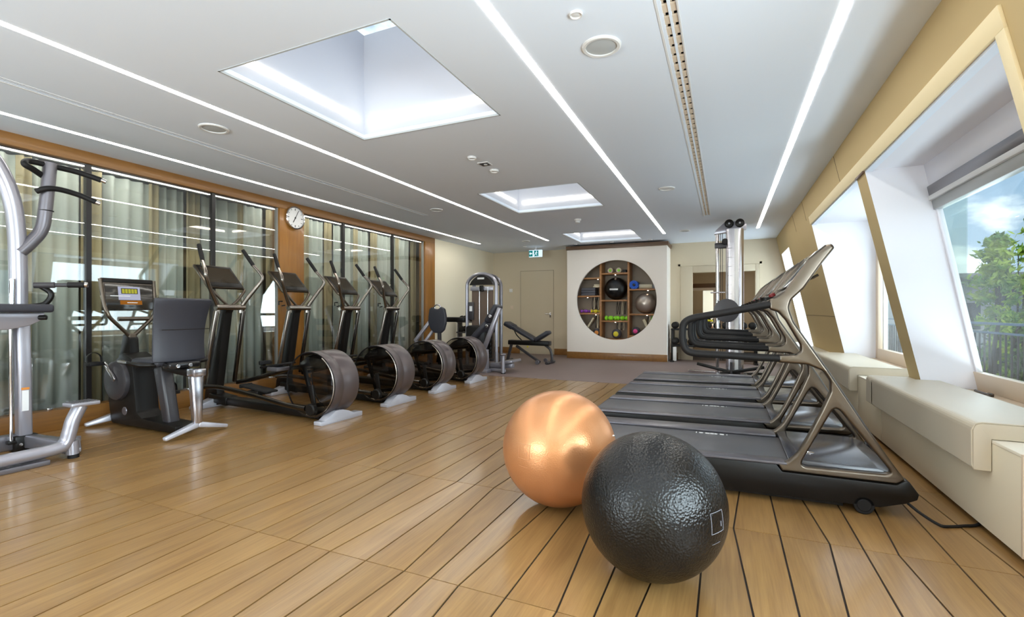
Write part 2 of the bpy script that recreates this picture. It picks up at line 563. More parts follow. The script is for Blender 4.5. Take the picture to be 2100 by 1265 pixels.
def fillet(pts, rad, seg=5):
    """round the corners of a closed polygon; rad scalar or list"""
    n = len(pts)
    out_ = []
    for i in range(n):
        r = rad[i] if isinstance(rad, (list, tuple)) else rad
        p = Vector(pts[i]); a = Vector(pts[i - 1]); b = Vector(pts[(i + 1) % n])
        d1 = (a - p); d2 = (b - p)
        l1, l2 = d1.length, d2.length
        if r <= 0 or l1 < 1e-6 or l2 < 1e-6:
            out_.append(tuple(p)); continue
        d1.normalize(); d2.normalize()
        ang = d1.angle(d2)
        if ang > 3.05 or ang < 0.05:
            out_.append(tuple(p)); continue
        t = min(r / math.tan(ang / 2), l1 * 0.48, l2 * 0.48)
        s0 = p + d1 * t; s1 = p + d2 * t
        for k in range(seg + 1):
            q = k / seg
            out_.append(tuple(s0 * (1 - q) ** 2 + p * 2 * q * (1 - q) + s1 * q ** 2))
    return out_

def smooth_path(pts, k=6, closed=False):
    pts = [Vector(p) for p in pts]
    n = len(pts)
    o = []
    m = n if closed else n - 1
    for i in range(m):
        if closed:
            p0, p1, p2, p3 = pts[i - 1], pts[i], pts[(i + 1) % n], pts[(i + 2) % n]
        else:
            p0, p1, p2, p3 = pts[max(i - 1, 0)], pts[i], pts[i + 1], pts[min(i + 2, n - 1)]
        for j in range(k):
            t = j / k
            o.append(0.5 * ((2 * p1) + (p2 - p0) * t + (2 * p0 - 5 * p1 + 4 * p2 - p3) * t * t + (3 * p1 - p0 - 3 * p2 + p3) * t ** 3))
    if not closed: o.append(pts[-1])
    return o

def cut(name, outer, holes, axis, pos, thick, bevel, m, parent, angle=35, seg=3):
    """flat shape with holes, extruded along axis with rounded edges (via a 2D curve)"""
    cu = bpy.data.curves.new('tmp_curve', 'CURVE')
    cu.dimensions = '2D'
    cu.fill_mode = 'BOTH'
    for loop in [outer] + list(holes):
        sp = cu.splines.new('POLY')
        sp.points.add(len(loop) - 1)
        for i, p in enumerate(loop):
            sp.points[i].co = (p[0], p[1], 0, 1)
        sp.use_cyclic_u = True
    cu.extrude = max(thick / 2 - bevel, 0)
    cu.bevel_depth = bevel
    cu.bevel_resolution = seg
    cu.offset = -bevel
    ob = bpy.data.objects.new('tmp_curve', cu)
    C.objects.link(ob)
    dg = bpy.context.evaluated_depsgraph_get()
    me = bpy.data.meshes.new_from_object(ob.evaluated_get(dg), depsgraph=dg)
    bpy.data.objects.remove(ob); bpy.data.curves.remove(cu)
    bm = bmesh.new(); bm.from_mesh(me)
    bmesh.ops.remove_doubles(bm, verts=bm.verts, dist=1e-5)
    for v in bm.verts:
        x, y, z = v.co
        if axis == 'y': q = (x, pos - z, y)
        elif axis == 'x': q = (pos + z, x, y)
        else: q = (x, y, pos + z)
        v.co = Vector(q) - ORG[0]
    bm.to_mesh(me); bm.free()
    me.name = name
    me.materials.clear()
    me.materials.append(M[m])
    finish_mesh(me, angle)
    o = bpy.data.objects.new(name, me)
    C.objects.link(o)
    if parent is not None: o.parent = parent
    else: o.location = ORG[0]
    return o

def children(o):
    return [c for c in bpy.data.objects if c.parent == o]

def copy_tree(o, parent=None):
    kids = children(o)
    c = o.copy()
    C.objects.link(c)
    c.parent = parent
    for k in kids:
        copy_tree(k, c)
    return c

def grid_slab(mb, x0, x1, y0, y1, z0, z1, holes):
    """horizontal slab with rectangular holes, as boxes' outer faces"""
    xs = sorted(set([x0, x1] + [v for hh in holes for v in (hh[0], hh[1])]))
    ys = sorted(set([y0, y1] + [v for hh in holes for v in (hh[2], hh[3])]))
    def solid(i, j):
        if i < 0 or j < 0 or i >= len(xs) - 1 or j >= len(ys) - 1: return False
        cx, cy = (xs[i] + xs[i + 1]) / 2, (ys[j] + ys[j + 1]) / 2
        return not any(hh[0] < cx < hh[1] and hh[2] < cy < hh[3] for hh in holes)
    for i in range(len(xs) - 1):
        for j in range(len(ys) - 1):
            if not solid(i, j): continue
            a, b, c, d = xs[i], xs[i + 1], ys[j], ys[j + 1]
            mb.quad([(a, c, z0), (a, d, z0), (b, d, z0), (b, c, z0)])
            mb.quad([(a, c, z1), (b, c, z1), (b, d, z1), (a, d, z1)])
            if not solid(i - 1, j): mb.quad([(a, c, z0), (a, c, z1), (a, d, z1), (a, d, z0)])
            if not solid(i + 1, j): mb.quad([(b, c, z0), (b, d, z0), (b, d, z1), (b, c, z1)])
            if not solid(i, j - 1): mb.quad([(a, c, z0), (b, c, z0), (b, c, z1), (a, c, z1)])
            if not solid(i, j + 1): mb.quad([(a, d, z0), (a, d, z1), (b, d, z1), (b, d, z0)])
    bmesh.ops.remove_doubles(mb.bm, verts=mb.bm.verts, dist=1e-5)

# ------------------------------------------------------------------ floor
XL, YB, H = -5.75, 11.7, 2.69
YN = -2.6
def sx(z): return 1.0 + 0.215 * (H - z)
def wx(z): return 1.81 - 0.189 * (z - 0.58)      # slanted window plane of the near bay

mb = MB(); mb.box((-7.3, YN, -0.12), (2.0, YB + 3.2, -0.006))
floor = struct('floor', mb, 'floor_gap')
rows = [0.67 + 1.03 * i for i in range(7)]
def seams(c):
    o = []
    k = -12
    while True:
        b = c + 0.69 * k
        if b > 2.5: break
        if b > -7.5:
            o += [b - 0.135, b, b + 0.135, b + 0.345]
        k += 1
    return o
def row_lines(i):
    """seam pairs (x at the near joint, x at the far joint) of board row i; joints at y=1.70+1.03*k"""
    c0 = -1.82 + (0.345 if i % 2 == 0 else 0.0)
    lo = []
    for k in range(-8, 6):
        b = c0 + 0.69 * k
        lo += [(b - 0.135, b - 0.21), (b, b), (b + 0.135, b + 0.21), (b + 0.345, b + 0.345)]
    return lo
GAP = 0.0042
GPY = 0.0022
def plank_mesh(mb, a0, a1, b0, b1, y0, y1):
    mb.prism([(a0 + GAP, y0 + GPY), (b0 - GAP, y0 + GPY), (b1 - GAP, y1 - GPY), (a1 + GAP, y1 - GPY)], 'z', -0.008, 0.0)
for i in range(7):
    y0 = 0.67 + 1.03 * i
    y1 = min(y0 + 1.03, 7.45)
    f = (y1 - y0) / 1.03
    L = row_lines(i)
    for (a0, a1), (b0, b1) in zip(L[:-1], L[1:]):
        if b0 < XL + 0.05 or a0 > 1.42: continue
        a1c = a0 + (a1 - a0) * f; b1c = b0 + (b1 - b0) * f
        m_ = MB()
        cx, cy = (a0 + b0) / 2, (y0 + y1) / 2
        q0, q1 = max(a0, XL), max(a1c, XL)
        r0, r1 = min(b0, 1.56), min(b1c, 1.56)
        ORG[0] = Vector((cx, cy, 0))
        plank_mesh(m_, q0, q1, r0, r1, y0, y1)
        o = m_.build('plank', 'floor_wood', None, smooth=False)
        o.parent = floor
m_ = MB()
for i in range(-4, 0):
    y0 = 0.67 + 1.03 * i
    L = row_lines(i)
    for (a0, a1), (b0, b1) in zip(L[:-1], L[1:]):
        if b0 < XL + 0.05 or a0 > 1.42: continue
        plank_mesh(m_, max(a0, XL), max(a1, XL), min(b0, 1.56), min(b1, 1.56), max(y0, YN), y0 + 1.03)
o = struct('boards_behind', m_, 'floor_wood', floor, smooth=False); o['kind'] = 'stuff'
m_ = MB(); m_.box((XL, 7.452, -0.008), (1.56, YB + 0.02, 0.004), 0.002)
struct('rubber_surface', m_, 'rubber_floor', floor)
m_ = MB(); m_.box((-7.3, YN, -0.008), (XL - 0.14, YB, 0.0))
struct('corridor_surface', m_, 'rubber_floor', floor)

# ------------------------------------------------------------------ ceiling
SKY = [(-3.03, -1.64, 2.08, 3.47), (-3.03, -1.64, 5.67, 7.07), (-3.03, -1.64, 9.29, 10.7)]
STR = [(-3.605, -1.5, 10.08), (-5.235, -1.5, 9.92), (-1.125, -1.5, 10.12), (0.565, -1.5, 10.15)]
holes = list(SKY)
for x, a, b in STR: holes.append((x - 0.026, x + 0.026, a, b))
SLOTS = [(-0.30, -0.272, -1.5, 8.5), (-0.258, -0.230, -1.5, 8.5), (-4.50, -4.486, -1.5, 6.6), (-4.462, -4.448, -1.5, 6.6)]
holes += SLOTS
mb = MB(); grid_slab(mb, -7.3, 1.35, YN, YB + 0.1, H, H + 0.05, holes)
ceil = struct('ceiling', mb, 'ceiling', smooth=False)

for i, (x, a, b) in enumerate(STR):
    lab = ['recessed linear ceiling light, long strip passing left of the large skylight',
           'recessed linear ceiling light nearest the glass partition',
           'recessed linear ceiling light running right of the skylights to the round-holed wall',
           'recessed linear ceiling light nearest the sloped window wall'][i]
    t = thing('linear_light', lab, 'ceiling light', (x, (a + b) / 2, H), 'linear ceiling lights')
    m_ = MB(); m_.box((x - 0.0255, a, H - 0.002), (x + 0.0255, b, H + 0.016))
    m_.build('diffuser', 'strip', t)
    m_ = MB(); m_.box((x - 0.036, a, H + 0.02), (x + 0.036, b, H + 0.045))
    m_.build('channel', 'strip_edge', t)

for i, (x0, x1, y0, y1) in enumerate(SKY):
    lab = ['large square skylight nearest the camera with glowing shaft',
           'middle square skylight between the two long light strips',
           'farthest square skylight above the round-holed partition'][i]
    t = thing('skylight', lab, 'skylight', ((x0 + x1) / 2, (y0 + y1) / 2, H), 'ceiling skylights')
    zt = 3.65
    for (a, b) in (((x0 - 0.05, y0 - 0.05), (x0, y1 + 0.05)), ((x1, y0 - 0.05), (x1 + 0.05, y1 + 0.05)),
                   ((x0, y0 - 0.05), (x1, y0)), ((x0, y1), (x1, y1 + 0.05))):
        m_ = MB(); m_.box((a[0], a[1], H + 0.051), (b[0], b[1], zt))
        m_.build('shaft_side', 'shaft', t)
    m_ = MB()
    e_ = 0.012
    for (a, b) in (((x0, y0), (x0 + e_, y1)), ((x1 - e_, y0), (x1, y1)), ((x0, y0), (x1, y0 + e_)), ((x0, y1 - e_), (x1, y1))):
        m_.box((a[0], a[1], H - 0.003), (b[0], b[1], H + 0.012))
    m_.build('edge_trim', 'grey_grille', t)
    m_ = MB(); m_.box((x0 - 0.05, y0 - 0.05, zt), (x1 + 0.05, y1 + 0.05, zt + 0.02)); m_.build('roof_pane', 'window_glass', t)
    zs0, zs1 = 2.835, 2.872
    for (a, b) in (((x0, y0 + 0.1), (x0 + 0.012, y1 - 0.1)), ((x1 - 0.012, y0 + 0.1), (x1, y1 - 0.1)),
                   ((x0 + 0.07, y1 - 0.012), (x1 - 0.14, y1)), ((x0 + 0.07, y0), (x1 - 0.14, y0 + 0.012))):
        m_ = MB(); m_.box((a[0], a[1], zs0), (b[0], b[1], zs1)); m_.build('light_strip', 'shaft_strip', t)

# slot air vents
def vent(x0, x1, y0, y1, lab, slots, lou):
    t = thing('slot_vent', lab, 'vent', ((x0 + x1) / 2, (y0 + y1) / 2, H), 'ceiling slot vents')
    m_ = MB(); m_.box((x0, y0, H + 0.04), (x1, y1, H + 0.049)); m_.build('backing', 'shadow_gap', t)
    m_ = MB()
    for (a, b) in slots:
        y = y0
        while y < y1:
            m_.box((a, y, H + 0.004), (b, y + 0.07, H + 0.014)); y += 0.11
        m_.box((a, y0, H + 0.016), (a + (b - a) * 0.35, y1, H + 0.03))
    o = m_.build('louvres', lou, t, smooth=False); o['kind'] = 'stuff'
    m_ = MB(); m_.box((x0 - 0.028, y0, H - 0.003), (x0 - 0.016, y1, H)); m_.box((x1 + 0.002, y0, H - 0.003), (x1 + 0.01, y1, H))
    m_.build('edge_trim', 'white', t)
vent(-0.302, -0.228, -1.5, 8.5, 'twin-slot linear air vent in the ceiling between two light strips on the right', [(-0.30, -0.272), (-0.258, -0.230)], 'win_frame')
vent(-4.502, -4.446, -1.5, 6.6, 'narrow linear air vent in the ceiling at left', [(-4.50, -4.486), (-4.462, -4.448)], 'grey_grille')

def round_fix(name, x, y, r, lab, cat, gm='grey_grille', grp=None, drop=0.012):
    t = thing(name, lab, cat, (x, y, H), grp)
    m_ = MB(); m_.lathe([(r, 0), (r, -drop * 0.5), (r * 0.93, -drop), (r * 0.8, -drop * 0.9), (r * 0.8, -0.001)], (x, y, H), 'z', 40)
    m_.build('rim', 'white', t)
    m_ = MB(); m_.lathe([(0.0001, -drop * 0.6), (r * 0.5, -drop * 0.55), (r * 0.8, -drop * 0.3)], (x, y, H), 'z', 40)
    m_.build('grille', gm, t)
    return t
round_fix('ceiling_speaker', -0.67, 2.81, 0.115, 'round white ceiling speaker right of the large skylight', 'speaker', grp='ceiling speakers')
round_fix('ceiling_speaker', -4.01, 2.72, 0.115, 'round ceiling speaker left of the large skylight', 'speaker', grp='ceiling speakers')
round_fix('ceiling_speaker', -4.08, 6.30, 0.10, 'small round speaker in the ceiling beyond the left slot vent', 'speaker', grp='ceiling speakers')
round_fix('ceiling_speaker', -0.68, 6.40, 0.10, 'flat round ceiling speaker between middle light strip and right slot vent', 'speaker', 'white', grp='ceiling speakers')
round_fix('ceiling_speaker', -4.07, 9.92, 0.09, 'farthest small round ceiling speaker near the exit sign', 'speaker', grp='ceiling speakers')
round_fix('ceiling_speaker', -0.72, 9.9, 0.10, 'far round ceiling speaker in front of the mirror recess', 'speaker', grp='ceiling speakers')
round_fix('sprinkler_plate', -2.36, 4.30, 0.045, 'small round ceiling plate before the middle skylight, left of the square fitting', 'ceiling plate', 'white', drop=0.02)
round_fix('sprinkler_plate', -2.35, 4.80, 0.05, 'small round ceiling plate just beyond the square fitting', 'ceiling plate', 'white', drop=0.02)
round_fix('sprinkler_plate', -0.72, 2.45, 0.035, 'tiny white ceiling plate in front of the right ceiling speaker', 'ceiling plate', 'white')
round_fix('sprinkler_plate', -4.44, 10.75, 0.04, 'small dark ceiling spot beside the exit sign', 'ceiling plate', 'dark_grey')
for x, lab in ((-3.2, 'left'), (-2.35, 'middle'), (-1.5, 'right')):
    round_fix('recessed_spot', x, 10.86, 0.045, lab + ' small recessed spot above the round-holed partition', 'downlight', 'dark_grey', 'spots above the partition')
t = thing('square_spot', 'small square recessed spotlight with dark reflector in the ceiling', 'downlight', (-2.34, 4.55, H))
m_ = MB(); m_.box((-2.40, 4.49, H - 0.006), (-2.28, 4.61, H)); m_.build('rim', 'white', t)
m_ = MB(); m_.box((-2.385, 4.505, H - 0.009), (-2.295, 4.595, H - 0.004)); m_.build('reflector', 'dark_grey', t)
m_ = MB(); m_.cyl((-2.33, 4.55, H - 0.013), (-2.33, 4.55, H - 0.006), 0.02); m_.build('bulb', 'white', t)
t = thing('smoke_detector', 'white domed smoke detector on the ceiling between middle and far skylights', 'smoke detector', (-2.30, 7.93, H))
m_ = MB(); m_.lathe([(0.06, 0), (0.06, -0.02), (0.05, -0.03)], (-2.30, 7.93, H), 'z'); m_.build('base', 'white', t)
m_ = MB(); m_.lathe([(0.042, -0.03), (0.04, -0.06), (0.02, -0.07), (0.0001, -0.072)], (-2.30, 7.93, H), 'z'); m_.build('dome', 'white', t)
t = thing('exit_sign', 'small illuminated exit sign with white arrow and running figure, hung from ceiling', 'exit sign', (-4.22, 10.9, 2.52))
m_ = MB(); m_.box((-4.39, 10.89, 2.44), (-4.05, 10.93, 2.61), 0.004); m_.build('sign_panel', 'exit_white', t)
m_ = MB(); m_.box((-4.385, 10.884, 2.455), (-4.29, 10.889, 2.595)); m_.build('arrow_panel', 'teal', t)
m_ = MB(); m_.prism([(-4.375, 2.525), (-4.345, 2.565), (-4.345, 2.54), (-4.30, 2.54), (-4.30, 2.51), (-4.345, 2.51), (-4.345, 2.485)], 'y', 10.878, 10.883); m_.build('arrow', 'exit_white', t)
m_ = MB(); m_.box((-4.25, 10.884, 2.455), (-4.14, 10.889, 2.595)); m_.build('figure_panel', 'teal', t)
m_ = MB(); m_.cyl((-4.185, 10.883, 2.575), (-4.185, 10.878, 2.575), 0.011, 12)
m_.bar((-4.19, 10.88, 2.56), (-4.20, 10.88, 2.52), 0.004, 0.022); m_.bar((-4.20, 10.88, 2.525), (-4.17, 10.88, 2.47), 0.004, 0.012)
m_.bar((-4.20, 10.88, 2.525), (-4.225, 10.88, 2.50), 0.004, 0.012); m_.bar((-4.225, 10.88, 2.50), (-4.24, 10.88, 2.47), 0.004, 0.01)
m_.bar((-4.19, 10.88, 2.555), (-4.16, 10.88, 2.53), 0.004, 0.009); m_.bar((-4.19, 10.88, 2.555), (-4.22, 10.88, 2.54), 0.004, 0.009)
m_.build('running_figure', 'exit_white', t)
m_ = MB(); m_.box((-4.24, 10.90, 2.61), (-4.20, 10.92, H)); m_.build('bracket', 'white', t)

# ------------------------------------------------------------------ left side: glazed partition, posts, plaster
mb = MB(); mb.box((XL - 0.14, 8.79, 0), (XL, YB + 0.1, H)); wl = struct('wall_left', mb, 'plaster')
mb = MB(); mb.box((XL - 0.14, YN, 2.578), (XL + 0.02, 8.79, H), 0.003); struct('trim_1', mb, 'base_wood')
mb = MB(); mb.box((XL - 0.14, YN, 0.0), (XL + 0.02, 8.79, 0.19), 0.003); struct('baseboard_left', mb, 'base_wood')
mb = MB(); mb.box((XL - 0.005, 8.79, 0.0), (XL + 0.012, YB, 0.16), 0.003); struct('baseboard_far_left', mb, 'base_wood')
mb = MB(); mb.box((XL - 0.13, 4.84, 0.19), (XL + 0.015, 5.27, 2.579), 0.003); struct('trim_2', mb, 'trim_wood')
mb = MB(); mb.box((XL - 0.13, 8.42, 0.19), (XL + 0.02, 8.79, 2.579), 0.003); struct('trim_3', mb, 'trim_wood')
secs = [(-2.44, -1.17), (-1.17, 0.10), (0.10, 1.37), (1.37, 2.64), (2.64, 3.91), (3.91, 4.84), (5.27, 6.12), (6.12, 7.41), (7.41, 8.42)]
for i, (a, b) in enumerate(secs):
    mb = MB(); mb.box((-5.795, a + 0.02, 0.19), (-5.782, b - 0.02, 2.577))
    wo = struct('window_%d' % (i + 1), mb, 'wall_glass', smooth=False)
    for (py, mm) in ((a, 'black_post'), (b, 'black_post')):
        if py == b and (b not in (4.84, 8.42)): continue
        if py == a and a == -2.44: continue
        thin = py in (4.84, 5.27, 8.42)
        m_ = MB(); wdt = 0.012 if thin else 0.022
        m_.box((-5.82, py - wdt, 0.19), (-5.765, py + wdt, 2.577)); struct('mullion', m_, 'win_metal' if thin else 'black_post', wo)
    m_ = MB(); m_.box((-5.85, a, 2.55), (-5.80, b, 2.577)); struct('head_rail', m_, 'silver_dark', wo)
    for yy in (a + 0.3, b - 0.3):
        m_ = MB(); m_.box((-5.78, yy - 0.02, 0.19), (-5.76, yy + 0.02, 0.215), 0.004); struct('glass_clip', m_, 'chrome', wo)
# corridor behind the glass
mb = MB(); mb.box((-7.3, YN, 0), (-7.2, YB, H)); mb.box((-7.3, 8.80, 0), (-5.9, 8.9, H)); struct('wall_far_left', mb, 'dark_room')
cur_lab = ['sheer curtain behind the glass at the extreme left', 'sheer curtain behind the glass beside the left weight machine', 'pleated curtain behind glass at the recumbent bike screen',
           'pleated curtain behind glass, beside the dark post above the bike backrest', 'grey-green curtain behind glass left of the clock post',
           'grey-green curtain behind glass right of the clock post', 'curtain behind the second pane right of the clock', 'farthest curtain behind the glass before the end post']
cy = [(-2.4, 0.2), (0.25, 1.7), (1.75, 2.9), (2.95, 3.95), (4.0, 5.1), (5.15, 6.2), (6.25, 7.35), (7.4, 8.6)]
for i, ((a, b), lab) in enumerate(zip(cy, cur_lab)):
    t = thing('curtain', lab, 'curtain', (-6.15, (a + b) / 2, 0), 'curtains behind the glass partition')
    def sheet(y0, y1, x, amp, per, m, name):
        bm = bmesh.new(); prev = None
        n = max(8, int((y1 - y0) / per * 10))
        for k in range(n + 1):
            y = y0 + (y1 - y0) * k / n
            ph = 2 * PI * y / per + 1.3 * math.sin(y * 5.1)
            xx = x + amp * math.sin(ph) * (0.7 + 0.3 * math.sin(y * 9))
            v0 = bm.verts.new((xx, y, 0.03)); v1 = bm.verts.new((xx * 1.0 + 0.01 * math.sin(ph), y, 2.6))
            if prev: bm.faces.new((prev[0], v0, v1, prev[1]))
            prev = (v0, v1)
        q = MB(); me = bpy.data.meshes.new('t'); bm.to_mesh(me); bm.free(); q.bm.from_mesh(me); bpy.data.meshes.remove(me)
        o = q.build(name, m, t, angle=80)
        o.modifiers.new('thickness', 'SOLIDIFY').thickness = 0.004
    sheet(a, b - 0.18, -6.15, 0.03, 0.13, 'curtain', 'sheer_panel')
    sheet(b - 0.17, b, -6.10, 0.02, 0.09, 'curtain_tan', 'tan_edge')
    q0 = a + (b - a) * 0.42
    sheet(q0, q0 + 0.10, -6.105, 0.015, 0.07, 'curtain_tan', 'tan_edge')

# two unseen tubes added in the corridor to brighten the curtains
for y in (1.5, 6.5):
    t = thing('added_tube_light', 'added tube light on the corridor ceiling brightening the curtains, %s the clock post' % ('left of' if y < 4 else 'right of'), 'ceiling light', (-5.97, y, 2.6), 'added corridor tube lights')
    m_ = MB(); m_.box((-5.99, y - 1.8, 2.64), (-5.95, y + 1.8, 2.66), 0.004); m_.build('tube', 'corridor_fill', t)
    m_ = MB(); m_.box((-6.0, y - 1.82, 2.66), (-5.94, y + 1.82, 2.689)); m_.build('housing', 'white', t)

# clock on the post
t = thing('wall_clock', 'round white wall clock with dark rim on the wooden post', 'clock', (XL + 0.015, 5.09, 2.475))
cx0 = XL + 0.015
m_ = MB(); m_.lathe([(0.155, 0.0), (0.165, 0.01), (0.165, 0.035), (0.155, 0.042), (0.148, 0.036), (0.148, 0.012)], (cx0, 5.09, 2.475), 'x', 48); m_.build('rim', 'chrome', t)
m_ = MB(); m_.lathe([(0.15, 0.0), (0.15, 0.02), (0.0001, 0.0205)], (cx0, 5.09, 2.475), 'x', 48); face = m_.build('clock_face', 'white', t)
for k in range(12):
    a = k * PI / 6
    m_ = MB(); d = (math.sin(a), math.cos(a))
    l = 0.03 if k % 3 == 0 else 0.018
    m_.bar((cx0 + 0.022, 5.09 + d[0] * (0.135 - l), 2.475 + d[1] * (0.135 - l)), (cx0 + 0.022, 5.09 + d[0] * 0.135, 2.475 + d[1] * 0.135), 0.003, 0.009 if k % 3 == 0 else 0.006, up=(1, 0, 0))
    m_.build('hour_mark', 'black', face)
for (a, l, ww, nm) in ((R(28), 0.115, 0.007, 'minute_hand'), (R(208), 0.08, 0.01, 'hour_hand')):
    m_ = MB(); d = (math.sin(a), math.cos(a))
    m_.bar((cx0 + 0.026, 5.09 - d[0] * 0.02, 2.475 - d[1] * 0.02), (cx0 + 0.026, 5.09 + d[0] * l, 2.475 + d[1] * l), 0.003, ww, up=(1, 0, 0)); m_.build(nm, 'black', t)
m_ = MB(); m_.cyl((cx0 + 0.02, 5.09, 2.475), (cx0 + 0.03, 5.09, 2.475), 0.01); m_.build('hub', 'black', t)

# ------------------------------------------------------------------ back wall
OX0, OX1, OZ = -0.68, 0.60, 2.0
mb = MB()
mb.box((XL - 0.1, YB, 0), (OX0, YB + 0.12, H)); mb.box((OX1, YB, 0), (1.7, YB + 0.12, H)); mb.box((OX0, YB, OZ), (OX1, YB + 0.12, H))
wb = struct('wall_back', mb, 'back_wall')
mb = MB()
for (a, b) in (((-0.94, 0), (OX0, 2.15)), ((OX1, 0), (OX1 + 0.08, 2.15)), ((OX0, OZ), (OX1, 2.15))):
    mb.box((a[0], YB - 0.025, a[1]), (b[0], YB, b[1]), 0.004)
struct('trim_4', mb, 'frame_beige')
mb = MB(); mb.box((-0.99, YB - 0.012, 0), (-0.945, YB, 2.2)); mb.box((OX1 + 0.085, YB - 0.012, 0), (OX1 + 0.13, YB, 2.2)); mb.box((-0.99, YB - 0.012, 2.155), (OX1 + 0.13, YB, 2.2))
struct('trim_5', mb, 'back_wall')
mb = MB(); mb.box((XL, YB - 0.015, 0), (-4.97, YB, 0.16), 0.003); mb.box((-4.01, YB - 0.015, 0), (-3.45, YB, 0.16), 0.003); mb.box((-1.16, YB - 0.015, 0), (-0.995, YB, 0.16), 0.003)
struct('baseboard_back', mb, 'base_wood')
mb = MB(); mb.box((-4.945, YB - 0.006, 0.005), (-4.035, YB + 0.001, 2.17), 0.002)
d1 = struct('door_1', mb, 'back_wall')
m_ = MB(); m_.box((-4.955, YB - 0.002, 0), (-4.945, YB, 2.18)); m_.box((-4.035, YB - 0.002, 0), (-4.025, YB, 2.18)); m_.box((-4.955, YB - 0.002, 2.17), (-4.025, YB, 2.18)); struct('door_gap', m_, 'door_line', d1)
m_ = MB(); m_.cyl((-4.12, YB - 0.006, 1.05), (-4.12, YB - 0.05, 1.05), 0.012); m_.tube([(-4.12, YB - 0.05, 1.05), (-4.25, YB - 0.05, 1.05)], 0.01); m_.box((-4.14, YB - 0.012, 0.96), (-4.10, YB - 0.006, 1.09), 0.003)
struct('door_handle', m_, 'chrome', d1)
for (x, z, lab) in ((-5.23, 1.67, 'white square switch plate on the beige back wall, upper one'), (-5.2, 1.22, 'brass-toned switch plate low on the beige back wall behind the weight machine')):
    m_ = MB(); m_.box((x - 0.045, YB - 0.012, z - 0.045), (x + 0.045, YB, z + 0.045), 0.004)
    solo('wall_switch', m_, 'white' if z > 1.5 else 'win_frame', lab, 'switch', (x, YB, z))
# recess beyond the opening
mb = MB(); mb.box((-1.2, 14.6, 0), (1.3, 14.7, 2.4)); mb.box((-1.3, YB + 0.12, 0), (-1.2, 14.7, 2.4)); mb.box((1.3, YB + 0.12, 0), (1.4, 14.7, 2.4))
struct('wall_recess', mb, 'back_wall')
mb = MB(); mb.box((-1.3, YB + 0.12, 2.4), (1.4, 14.7, 2.45)); struct('ceiling_recess', mb, 'ceiling')
t = round_fix('recessed_spot', -0.45, 13.2, 0.05, 'lit round downlight inside the mirror recess at the back', 'downlight', 'downlight')
t.location.z = 2.4
t = thing('recess_fill_lamp', 'added round lamp on the recess ceiling, brightening the recess', 'downlight', (0.3, 12.6, 2.4))  # extra lamp, added to brighten the room beyond the opening
m_ = MB(); m_.cyl((0.3, 12.6, 2.385), (0.3, 12.6, 2.399), 0.07); m_.build('diffuser', 'recess_fill_glow', t)
t = thing('framed_mirror', 'tall mirror with brown and pale frame in the back recess', 'mirror', (-0.58, 14.59, 0.0))
m_ = MB(); m_.box((-0.98, 14.57, 0.1), (-0.16, 14.6, 1.9), 0.004); m_.build('outer_frame', 'dark_wood', t)
m_ = MB(); m_.box((-0.93, 14.56, 0.15), (-0.22, 14.572, 1.78), 0.004); m_.build('inner_frame', 'disc_wall', t)
m_ = MB(); m_.box((-0.86, 14.552, 0.2), (-0.30, 14.562, 1.7)); m_.build('mirror_glass', 'mirror', t)

# near wall behind the camera, opened for an added window
mb = MB()
for (a, b) in (((-7.3, 0), (-5.4, H)), ((-1.8, 0), (2.2, H)), ((-5.4, 0), (-1.8, 0.6)), ((-5.4, 2.3), (-1.8, H))):
    mb.box((a[0], YN - 0.1, a[1]), (b[0], YN, b[1]))
struct('wall_near', mb, 'plaster')
mb = MB(); mb.box((-5.4, YN - 0.06, 0.6), (-1.8, YN - 0.05, 2.3)); wn = struct('window_14', mb, 'window_glass', smooth=False)  # unseen window, added so fill light can reach the ceiling
for x in (-5.38, -4.2, -3.0, -1.82):
    m_ = MB(); m_.box((x - 0.02, YN - 0.09, 0.6), (x + 0.02, YN - 0.02, 2.3)); struct('window_bar', m_, 'win_frame', wn)

# ------------------------------------------------------------------ round-holed partition and its shelf unit
DX0, DX1, DY = -3.45, -1.165, 11.0
hole = [(-2.30 + 0.915 * math.cos(2 * PI * k / 96), 1.375 + 0.915 * math.sin(2 * PI * k / 96)) for k in range(96)]
ORG[0] = Vector((0, 0, 0))
pw = cut('wall_partition', [(DX0, 0.0), (DX1, 0.0), (DX1, 2.57), (DX0, 2.57)], [hole], 'y', DY + 0.03, 0.06, 0.004, 'disc_wall', None)
pw['kind'] = 'structure'
mb = MB(); mb.box((DX1 - 0.06, DY + 0.061, 0), (DX1, YB, 2.57)); mb.box((DX0, DY + 0.061, 0), (DX0 + 0.06, YB, 2.57)); struct('partition_side', mb, 'disc_wall', pw)
mb = MB(); mb.box((DX0 - 0.02, DY - 0.03, 2.57), (DX1 + 0.03, YB, 2.655), 0.004); struct('trim_6', mb, 'dark_wood')
mb = MB(); mb.box((DX0, DY - 0.015, 0), (DX1 + 0.01, DY - 0.0005, 0.16), 0.003); struct('baseboard_partition', mb, 'base_wood')

